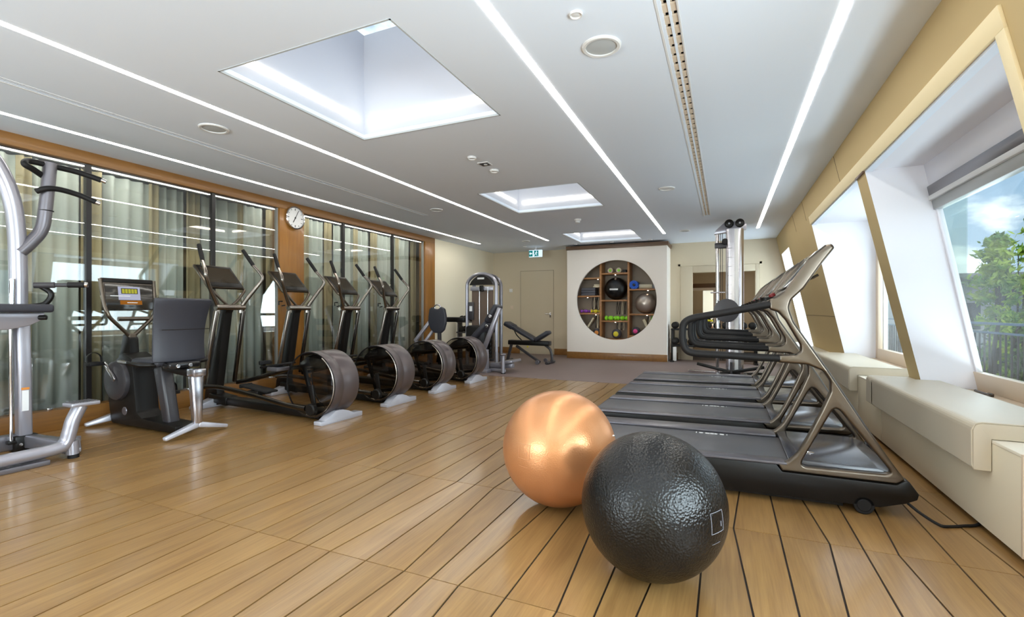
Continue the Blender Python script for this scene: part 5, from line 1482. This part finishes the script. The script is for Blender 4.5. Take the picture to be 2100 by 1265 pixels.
m_ = MB(); m_.sphere((-3.62, 7.75, 0.345), 0.055, 18, 12, (1, 1, 0.45)); m_.build('post_knob', 'silver_dark', t)
m_ = MB(); m_.cyl((-3.62, 7.75, 0.0), (-3.62, 7.75, 0.02), 0.04, 18); m_.build('rubber_foot', 'black_rubber', t)

# seated machine with heart-shaped backrest
t = thing('seated_row_machine', 'seated machine with rounded dark backrest and silver arms by the end post', 'weight machine', (-5.15, 8.1, 0))
o_ = [(-0.19, 0.10), (-0.17, 0.22), (-0.10, 0.265), (-0.045, 0.225), (0.0, 0.215), (0.045, 0.225), (0.10, 0.265), (0.18, 0.22), (0.21, 0.08), (0.21, -0.06), (0.17, -0.19), (0.10, -0.25), (-0.06, -0.25), (-0.15, -0.17), (-0.20, -0.03)]
ba = cut('backrest', fillet([(-5.13 + a, 0.945 + b) for a, b in o_], 0.05, 4), [], 'y', 7.95, 0.07, 0.028, 'pad', t, angle=60)
m_ = MB(); m_.tube(smooth_path([(-5.18, 7.96, 1.15), (-5.19, 7.95, 1.22), (-5.12, 7.95, 1.245), (-5.06, 7.95, 1.21), (-5.07, 7.96, 1.15)], 5), 0.014, 8); m_.build('top_handle', 'chrome', t, angle=60)
m_ = MB(); m_.bar((-5.13, 8.02, 0.95), (-5.13, 8.05, 0.05), 0.07, 0.06, bevel=0.01); m_.build('back_post', 'dark_grey', t)
m_ = MB(); m_.bar((-5.62, 7.9, 0.52), (-5.36, 8.05, 0.92), 0.07, 0.06, bevel=0.01); m_.bar((-5.40, 7.9, 0.50), (-5.25, 8.05, 0.78), 0.06, 0.05, bevel=0.01); m_.build('side_arm', 'silver_paint', t, angle=50)
m_ = MB(); m_.bar((-5.60, 7.92, 0.54), (-5.60, 7.92, 0.03), 0.06, 0.06, bevel=0.01); m_.bar((-5.60, 7.92, 0.04), (-4.9, 8.0, 0.04), 0.07, 0.08, up=(0, 0, 1), bevel=0.01); m_.build('base_frame', 'silver_paint', t, angle=50)
m_ = MB(); m_.box((-5.3, 7.45, 0.40), (-4.95, 7.9, 0.48), 0.03, seg=3); m_.build('seat', 'pad', t, angle=60)
m_ = MB(); m_.bar((-5.13, 7.7, 0.40), (-5.13, 7.7, 0.03), 0.08, 0.08, bevel=0.01); m_.bar((-5.3, 7.7, 0.03), (-4.9, 7.7, 0.03), 0.06, 0.06, up=(0, 0, 1)); m_.build('seat_post', 'silver_dark', t)
m_ = MB(); m_.box((-5.3, 8.4, 0.9), (-4.8, 8.5, 1.0), 0.02); m_.build('weight_arm', 'black', t)

# small dumbbell stand behind it
def dumbbell(p, lab=None, r=0.062, l=0.24, axis='y', grp=None, col='black'):
    t = thing('dumbbell', lab, 'dumbbell', p, grp)
    hw = l / 2
    for s in (-1, 1):
        m_ = MB()
        a, b = s * hw * 0.42, s * hw
        lo, hi = min(a, b), max(a, b)
        m_.lathe([(0.0001, lo), (r * 0.75, lo), (r, lo + 0.012), (r, hi - 0.012), (r * 0.78, hi), (r * 0.4, hi), (r * 0.38, hi - 0.006), (0.0001, hi - 0.006)], p, axis, 12)
        m_.build('head', col, t)
    m_ = MB(); m_.lathe([(0.0001, -hw * 0.45), (0.015, -hw * 0.45), (0.017, 0), (0.015, hw * 0.45), (0.0001, hw * 0.45)], p, axis, 10); m_.build('grip_bar', 'chrome', t)
    return t
t = thing('dumbbell_stand', 'low two-tier stand between seated machine and arched tower', 'rack', (-5.25, 9.6, 0))
for z in (0.62, 0.86):
    m_ = MB(); m_.box((-5.62, 9.5, z), (-4.75, 9.78, z + 0.03), 0.005); m_.build('tray', 'dark_grey', t)
for x in (-5.6, -4.78):
    m_ = MB(); m_.box((x - 0.02, 9.55, 0.0), (x + 0.02, 9.72, 0.9), 0.005); m_.build('upright', 'dark_grey', t)
d0 = dumbbell((-5.5, 9.64, 0.955), 'black dumbbell on the low stand beside the arched tower', 0.065, 0.22, grp='dumbbells on the low stand')
for k in range(1, 12):
    c = copy_tree(d0)
    c.location.x += 0.15 * (k % 6 if k < 6 else k - 6)
    if k >= 6: c.location.z -= 0.24
    c['label'] = '%s black dumbbell from the left on the %s tray of the low stand' % (ORD14[k % 6], 'upper' if k < 6 else 'lower')
d0['label'] = 'first black dumbbell from the left on the upper tray of the low stand'

# ------------------------------------------------------------------ adjustable bench near the back wall
t = thing('adjustable_bench', 'black adjustable workout bench with raised backrest near the back wall', 'weight bench', (-3.75, 9.7, 0))
yb_ = 9.65
m_ = MB(); m_.bar((-4.42, yb_, 0.86), (-3.72, yb_, 0.49), 0.27, 0.075, bevel=0.025); m_.build('backrest', 'pad', t, angle=60)
m_ = MB(); m_.bar((-4.42, yb_ - 0.02, 0.86), (-4.22, yb_ - 0.02, 0.76), 0.30, 0.10, bevel=0.03); m_.build('head_pad', 'pad', t, angle=60)
m_ = MB(); m_.bar((-3.72, yb_, 0.50), (-3.42, yb_, 0.68), 0.27, 0.08, bevel=0.025); m_.build('seat', 'pad', t, angle=60)
m_ = MB(); m_.bar((-4.35, yb_, 0.44), (-3.40, yb_, 0.43), 0.20, 0.10, bevel=0.02); m_.build('frame_beam', 'black', t, angle=50)
m_ = MB(); m_.bar((-4.18, yb_, 0.36), (-3.60, yb_ - 0.1, 0.04), 0.07, 0.05, bevel=0.008); m_.build('support_leg', 'dark_grey', t)
m_ = MB(); m_.bar((-4.3, yb_, 0.40), (-4.4, yb_, 0.03), 0.07, 0.05, bevel=0.008); m_.build('support_leg', 'dark_grey', t)
m_ = MB(); m_.tube(smooth_path([(-3.52, yb_, 0.40), (-3.40, yb_, 0.30), (-3.36, yb_, 0.12), (-3.38, yb_, 0.04)], 5), 0.028, 10); m_.build('rear_leg', 'dark_grey', t, angle=60)
for x in (-4.4, -3.4):
    m_ = MB(); m_.tube([(x, yb_ - 0.25, 0.035), (x, yb_ + 0.25, 0.035)], 0.03, 12); m_.build('cross_foot', 'dark_grey', t, angle=60)
for yy in (yb_ - 0.27, yb_ + 0.24):
    m_ = MB(); m_.lathe([(0.0001, 0), (0.04, 0), (0.045, 0.008), (0.045, 0.03), (0.0001, 0.032)], (-3.60, yy, 0.045), 'y', 20); m_.build('wheel', 'silver_dark', t)
m_ = MB(); m_.tube(smooth_path([(-4.25, yb_, 0.74), (-4.18, yb_, 0.60), (-4.05, yb_, 0.48)], 4), 0.012, 8); m_.build('ladder_arm', 'black', t, angle=60)
m_ = MB(); m_.cyl((-3.86, yb_ - 0.13, 0.36), (-3.86, yb_ - 0.15, 0.36), 0.018, 14); m_.build('adjuster_knob', 'yellow', t)

# ------------------------------------------------------------------ objects on the shelf unit
yS = 11.26
bt = gym_ball(-2.335, yS, 0.262, 'ball_black', 'glossy black stability ball in the central compartment of the shelves', 'white_print', 0, 0, grp=None, marks=False)
def lift(t, z): t.location.z += z
lift(bt, 1.384)
ORG[0] = Vector((-2.335, yS, 0))
m_ = MB(); m_.box((-2.43, yS - 0.262, 0.22), (-2.24, yS - 0.245, 0.255), 0.003); m_.build('printed_label', 'white_print', bt)
bs = gym_ball(-1.66, yS, 0.235, 'ball_silver', 'silver stability ball in the right compartment of the shelves', 'white_print', 0, 0, grp=None, marks=False); lift(bs, 1.064)
# blue rolled mat
t = thing('rolled_mat', 'bright blue rolled foam mat on the upper right shelf', 'exercise mat', (-1.90, yS, 1.628))
m_ = MB()
sp = []
for k in range(90):
    a = k * 0.28; r = 0.028 + 0.0042 * k * 0.28 * 0.63
    sp.append((r * math.cos(a), r * math.sin(a)))
bm = bmesh.new(); prev = None
rmax = max(math.hypot(*p) for p in sp)
for p in sp:
    v0 = bm.verts.new((-1.90 + p[0], yS - 0.17, 1.63 + rmax + p[1])); v1 = bm.verts.new((-1.90 + p[0], yS + 0.17, 1.63 + rmax + p[1]))
    if prev: bm.faces.new((prev[0], v0, v1, prev[1]))
    prev = (v0, v1)
me = bpy.data.meshes.new('t'); bm.to_mesh(me); bm.free(); m_.bm.from_mesh(me); bpy.data.meshes.remove(me)
o = m_.build('rolled_sheet', 'blue_mat', t, angle=80); o.modifiers.new('thickness', 'SOLIDIFY').thickness = 0.012
m_ = MB(); m_.cyl((-1.90, yS - 0.172, 1.63 + rmax), (-1.90, yS - 0.168, 1.63 + rmax), 0.026, 20); m_.build('core_hole', 'black', t)
m_ = MB(); m_.lathe([(0.05, -0.15), (0.055, -0.14), (0.055, 0.14), (0.05, 0.15), (0.03, 0.15), (0.03, -0.15), (0.05, -0.15)], (-1.66, yS + 0.02, 1.685), 'x', 24)
solo('foam_roller', m_, 'towel', 'pale foam roller beside the blue rolled mat', 'foam roller', (-1.66, yS, 1.63))
m_ = MB(); m_.lathe([(0.0001, -0.1), (0.045, -0.1), (0.05, -0.09), (0.05, 0.09), (0.045, 0.1), (0.0001, 0.1)], (-1.46, yS + 0.02, 1.68), 'y', 20)
solo('foam_roller', m_, 'dark_grey', 'short dark grey roller at the right end of the upper right shelf', 'foam roller', (-1.46, yS, 1.63))
# left compartment: stacked blocks, light pads
for k in range(3):
    m_ = MB(); m_.box((-3.14, yS - 0.14, 1.49 + k * 0.062), (-2.80, yS + 0.14, 1.549 + k * 0.062), 0.008)
    solo('step_block', m_, 'medicine', ['lowest', 'middle', 'topmost'][k] + ' grey foam block stacked in the left compartment', 'foam block', (-2.97, yS, 1.49 + k * 0.062), 'grey foam blocks in the left compartment')
for k in range(2):
    m_ = MB(); m_.box((-2.86 + k * .02, yS - 0.10, 1.678 + k * 0.04), (-2.70 + k * .01, yS + 0.10, 1.716 + k * 0.04), 0.012)
    solo('folded_towel', m_, 'towel', ['lower', 'upper'][k] + ' folded cream towel on the grey foam blocks', 'towel', (-2.78, yS, 1.678 + k * 0.04))
# kettlebells / grips
def small_weight(x, y, z, m, lab, grp, r=0.05):
    t = thing('hand_weight', lab, 'hand weight', (x, y, z), grp)
    for s in (-1, 1):
        m_ = MB(); m_.sphere((x + s * 0.045, y, z + r), r, 16, 10, (0.8, 1, 1)); m_.build('head', m, t)
    m_ = MB(); m_.tube([(x - 0.04, y, z + r), (x + 0.04, y, z + r)], 0.018, 10); m_.build('grip_bar', m, t, angle=60)
    return t
def wcopy(src, items, grp):
    for (dx, dy, dz, lab) in items:
        c = copy_tree(src); c.location += Vector((dx, dy, dz)); c['label'] = lab
a = small_weight(-3.10, yS - 0.08, 1.078, 'purple', 'left purple hand weight on the left shelf', 'purple hand weights', 0.042)
wcopy(a, [(0.13, 0, 0, 'right purple hand weight on the left shelf')], None)
a = small_weight(-2.86, yS - 0.08, 1.078, 'yellow', 'left yellow hand weight on the left shelf', 'yellow hand weights', 0.042)
wcopy(a, [(0.12, 0, 0, 'right yellow hand weight on the left shelf')], None)
a = small_weight(-2.50, yS - 0.08, 0.903, 'lime', 'leftmost lime green hand weight on the central shelf', 'lime green hand weights', 0.055)
wcopy(a, [(0.12, 0.02, 0, 'second lime green hand weight on the central shelf'), (0.27, 0, 0, 'third lime green hand weight on the central shelf'), (0.38, 0.02, 0, 'rightmost lime green hand weight on the central shelf')], None)
def med_ball(x, z, r, m, lab):
    t = thing('medicine_ball', lab, 'medicine ball', (x, yS - 0.05, z))
    m_ = MB(); m_.sphere((x, yS - 0.05, z + r), r, 32, 20); m_.build('ball', 'medicine', t)
    m_ = MB(); m_.lathe([(r * 0.52, 0.0), (r * 0.5, -0.006), (r * 0.3, -r * 0.14 - 0.002), (0.0001, -r * 0.14 - 0.006)], (x, yS - 0.05 - r * 0.86, z + r), 'y', 28); m_.build('colour_spot', m, t)
med_ball(-2.31, 0.478, 0.115, 'yellow', 'grey medicine ball with yellow spot on the bottom central shelf')
med_ball(-2.77, 0.518, 0.095, 'orange', 'grey medicine ball with orange spot on the lower left shelf')
med_ball(-1.87, 0.568, 0.095, 'pink', 'grey medicine ball with pink spot on the lower right shelf')
# folded boards and hanging bands
m_ = MB(); m_.box((-3.02, yS - 0.02, 0.52), (-2.98, yS + 0.16, 1.0), 0.006, rot=(R(32), 'Y'))
solo('leaning_board', m_, 'towel', 'cream board leaning in the lower left compartment', 'board', (-3.0, yS, 0.52))
m_ = MB(); m_.box((-1.66, yS, 0.57), (-1.60, yS + 0.14, 0.95), 0.006, rot=(R(-25), 'Y'))
solo('leaning_board', m_, 'towel', 'cream board leaning in the lower right compartment', 'board', (-1.6, yS, 0.57))
def bands(x0, n, z0, z1, m, lab, dx=0.035):
    for k in range(n):
        x = x0 + k * dx
        m_ = MB(); w_ = 0.02
        m_.tube(smooth_path([(x, yS - 0.02, z1), (x - w_, yS - 0.03, (z0 + z1) / 2), (x - 0.005, yS - 0.03, z0), (x + w_ * 0.6, yS - 0.03, (z0 + z1) / 2)], 5, closed=True), 0.006, 6, closed=True)
        m_.box((x - 0.006, yS - 0.03, z1 - 0.01), (x + 0.006, yS + 0.0, z1 + 0.028))
        solo('resistance_band', m_, m[k % len(m)], ORD14[k] + ' ' + lab + ', from the left', 'resistance band', (x, yS, z1), lab + ' group')
bands(-2.88, 5, 1.17, 1.425, ['black', 'towel', 'black'], 'looped resistance band hanging above the yellow hand weights')
bands(-2.30, 4, 1.04, 1.32, ['black', 'black', 'towel'], 'looped resistance band hanging above the lime green hand weights', 0.06)
bands(-2.80, 3, 0.72, 1.0, ['black', 'towel'], 'looped resistance band hanging over the orange-spotted ball', 0.04)
bands(-1.60, 5, 0.74, 0.99, ['black', 'towel', 'lime'], 'looped resistance band hanging right of the pink-spotted ball', 0.04)
bands(-2.30, 4, 0.68, 0.83, ['black', 'towel'], 'short band hanging above the yellow-spotted ball', 0.05)
# top shelf items
for (x, m, lab) in ((-2.47, 'lime', 'small green-rimmed wheel on the top central shelf, left one'), (-2.27, 'lime', 'small green-rimmed wheel on the top central shelf, right one')):
    t = thing('ab_wheel', lab, 'exercise wheel', (x, yS, 2.008), 'exercise wheels on the top shelf')
    m_ = MB(); m_.lathe([(0.03, -0.02), (0.06, -0.02), (0.066, 0), (0.06, 0.02), (0.03, 0.02), (0.03, -0.02)], (x, yS, 2.076), 'y', 28); m_.build('wheel', 'towel', t)
    m_ = MB(); m_.lathe([(0.0001, -0.03), (0.028, -0.03), (0.028, 0.03), (0.0001, 0.03)], (x, yS, 2.076), 'y', 20); m_.build('hub', m, t)
m_ = MB(); m_.box((-2.17, yS - 0.08, 2.008), (-2.08, yS + 0.08, 2.08), 0.01); solo('small_box', m_, 'black', 'small black box at the right of the top central shelf', 'box', (-2.12, yS, 2.008))

# ------------------------------------------------------------------ dumbbell rack along the back wall
t = thing('dumbbell_rack', 'long black two-tier dumbbell rack along the back wall', 'rack', (-0.3, 11.35, 0))
for z in (0.34, 0.70):
    m_ = MB(); m_.box((-1.10, 11.16, z), (0.62, 11.48, z + 0.035), 0.006); m_.build('tray', 'black', t)
for x in (-1.07, 0.59):
    m_ = MB(); m_.box((x - 0.03, 11.2, 0.02), (x + 0.03, 11.46, 0.72), 0.01); m_.build('upright', 'black', t)
m_ = MB(); m_.box((-1.055, 11.14, 0.02), (-0.985, 11.19, 0.33), 0.006); m_.build('front_post', 'white', t)
for x in (-1.07, 0.59):
    m_ = MB(); m_.box((x - 0.04, 11.05, 0.0), (x + 0.04, 11.5, 0.03), 0.006); m_.build('foot', 'black', t)
d0 = dumbbell((-1.02, 11.32, 0.81), 'black round dumbbell on the upper tier of the long rack', 0.075, 0.28, grp='dumbbells on the upper tier of the long rack')
for k in range(1, 10):
    c = copy_tree(d0); c.location.x += 0.172 * k; c['label'] = ORD14[k] + ' round dumbbell from the left on the upper tier of the long rack'
d0['label'] = 'first round dumbbell from the left on the upper tier of the long rack'
for k in range(10):
    c = copy_tree(d0); c.location.x += 0.172 * k; c.location.z -= 0.36
    c['label'] = ORD14[k] + ' round dumbbell from the left on the lower tier of the long rack'; c['group'] = 'dumbbells on the lower tier of the long rack'
m_ = MB(); m_.tube(smooth_path([(-0.5, 11.3, 0.91), (-0.42, 11.26, 0.93), (-0.33, 11.3, 0.915), (-0.25, 11.28, 0.91)], 4), 0.022, 8)
solo('rolled_band', m_, 'yellow', 'yellow rolled band lying on the upper tier dumbbells', 'resistance band', (-0.4, 11.3, 0.9))

# ------------------------------------------------------------------ cable tower
TX, TY = 0.12, 8.75
t = thing('cable_tower', 'tall silver cable tower with pulleys, behind the treadmills', 'cable machine', (TX, TY, 0))
m_ = MB(); m_.prism(fillet([(TX - 0.11, TY - 0.12), (TX + 0.16, TY - 0.12), (TX + 0.16, TY + 0.12), (TX - 0.11, TY + 0.12)], 0.07, 6), 'z', 0.08, 2.47); m_.build('column', 'alu', t, angle=40)
m_ = MB(); m_.box((TX + 0.02, TY - 0.128, 0.1), (TX + 0.075, TY - 0.119, 2.46), 0.003); m_.build('front_rail', 'white', t)
for k in range(12):
    m_ = MB(); m_.box((TX - 0.09, TY - 0.126, 0.5 + k * 0.15), (TX - 0.02, TY - 0.1205, 0.504 + k * 0.15)); m_.build('height_mark', 'dark_grey', t)
m_ = MB(); m_.tube([(TX - 0.24, TY, 0.08), (TX - 0.24, TY, 2.40)], 0.028, 14); m_.build('guide_post', 'chrome', t, angle=60)
m_ = MB(); m_.tube([(TX - 0.16, TY, 0.3), (TX - 0.16, TY, 2.42)], 0.005, 6); m_.tube([(TX - 0.19, TY, 0.3), (TX - 0.19, TY, 2.42)], 0.005, 6); m_.build('steel_cable', 'dark_grey', t)
m_ = MB(); m_.prism(fillet([(TX - 0.30, 2.40), (TX + 0.20, 2.46), (TX + 0.20, 2.55), (TX + 0.12, 2.60), (TX - 0.12, 2.60), (TX - 0.26, 2.47)], 0.02), 'y', TY - 0.05, TY + 0.05, 0.006); m_.build('head_plate', 'silver_paint', t)
for x in (TX - 0.06, TX + 0.10):
    m_ = MB(); m_.lathe([(0.0001, -0.02), (0.03, -0.02), (0.055, -0.012), (0.065, -0.02), (0.07, -0.01), (0.07, 0.01), (0.065, 0.02), (0.0001, 0.02)], (x, TY - 0.09, 2.56), 'y', 28); m_.build('pulley', 'black', t)
    m_ = MB(); m_.cyl((x, TY - 0.115, 2.56), (x, TY - 0.105, 2.56), 0.016, 12); m_.build('pulley_bolt', 'chrome', t)
m_ = MB(); m_.box((TX - 0.28, TY - 0.06, 2.17), (TX - 0.10, TY + 0.06, 2.26), 0.015); m_.build('pulley_carriage', 'dark_grey', t)
m_ = MB(); m_.lathe([(0.0001, -0.02), (0.045, -0.02), (0.052, 0), (0.045, 0.02), (0.0001, 0.02)], (TX - 0.12, TY - 0.09, 2.27), 'y', 24); m_.build('pulley', 'black', t)
m_ = MB(); m_.tube(smooth_path([(TX - 0.09, TY - 0.1, 2.25), (TX - 0.07, TY - 0.1, 2.12), (TX - 0.07, TY - 0.1, 2.0)], 4), 0.012, 8); m_.build('strap', 'black', t)
m_ = MB(); m_.lathe([(0.0001, -0.03), (0.10, -0.03), (0.19, -0.018), (0.19, 0.018), (0.10, 0.03), (0.0001, 0.03)], (TX - 0.10, TY - 0.22, 1.13), 'y', 40); m_.build('round_cover', 'dark_grey', t)
m_ = MB(); m_.tube([(TX - 0.34, TY - 0.05, 1.43), (TX - 0.12, TY - 0.1, 1.43)], 0.012, 8); m_.build('pull_bar', 'chrome', t, angle=60)
for (q, m) in (((-0.62, -0.30), 'alu'), ((-0.72, 0.55), 'alu'), ((0.55, -0.25), 'black'), ((0.5, 0.6), 'black')):
    m_ = MB(); m_.bar((TX, TY, 0.07), (TX + q[0], TY + q[1], 0.035), 0.06, 0.10, up=(0, 0, 1), bevel=0.01, w1=0.05, d1=0.07); m_.build('base_leg', m, t, angle=50)
m_ = MB(); m_.bar((TX - 0.55, TY - 0.1, 0.24), (TX + 0.1, TY - 0.2, 0.10), 0.06, 0.05, bevel=0.01); m_.bar((TX - 0.2, TY - 0.25, 0.10), (TX + 0.45, TY - 0.1, 0.22), 0.06, 0.05, bevel=0.01); m_.build('low_arm', 'black', t)
m_ = MB(); m_.cyl((TX - 0.03, TY - 0.26, 0.05), (TX - 0.03, TY - 0.26, 0.30), 0.02, 12); m_.build('arm_pin', 'dark_grey', t)
m_ = MB(); m_.box((TX - 0.2, TY - 0.2, 0.0), (TX + 0.22, TY + 0.2, 0.08), 0.02); m_.build('base_plate', 'silver_dark', t)
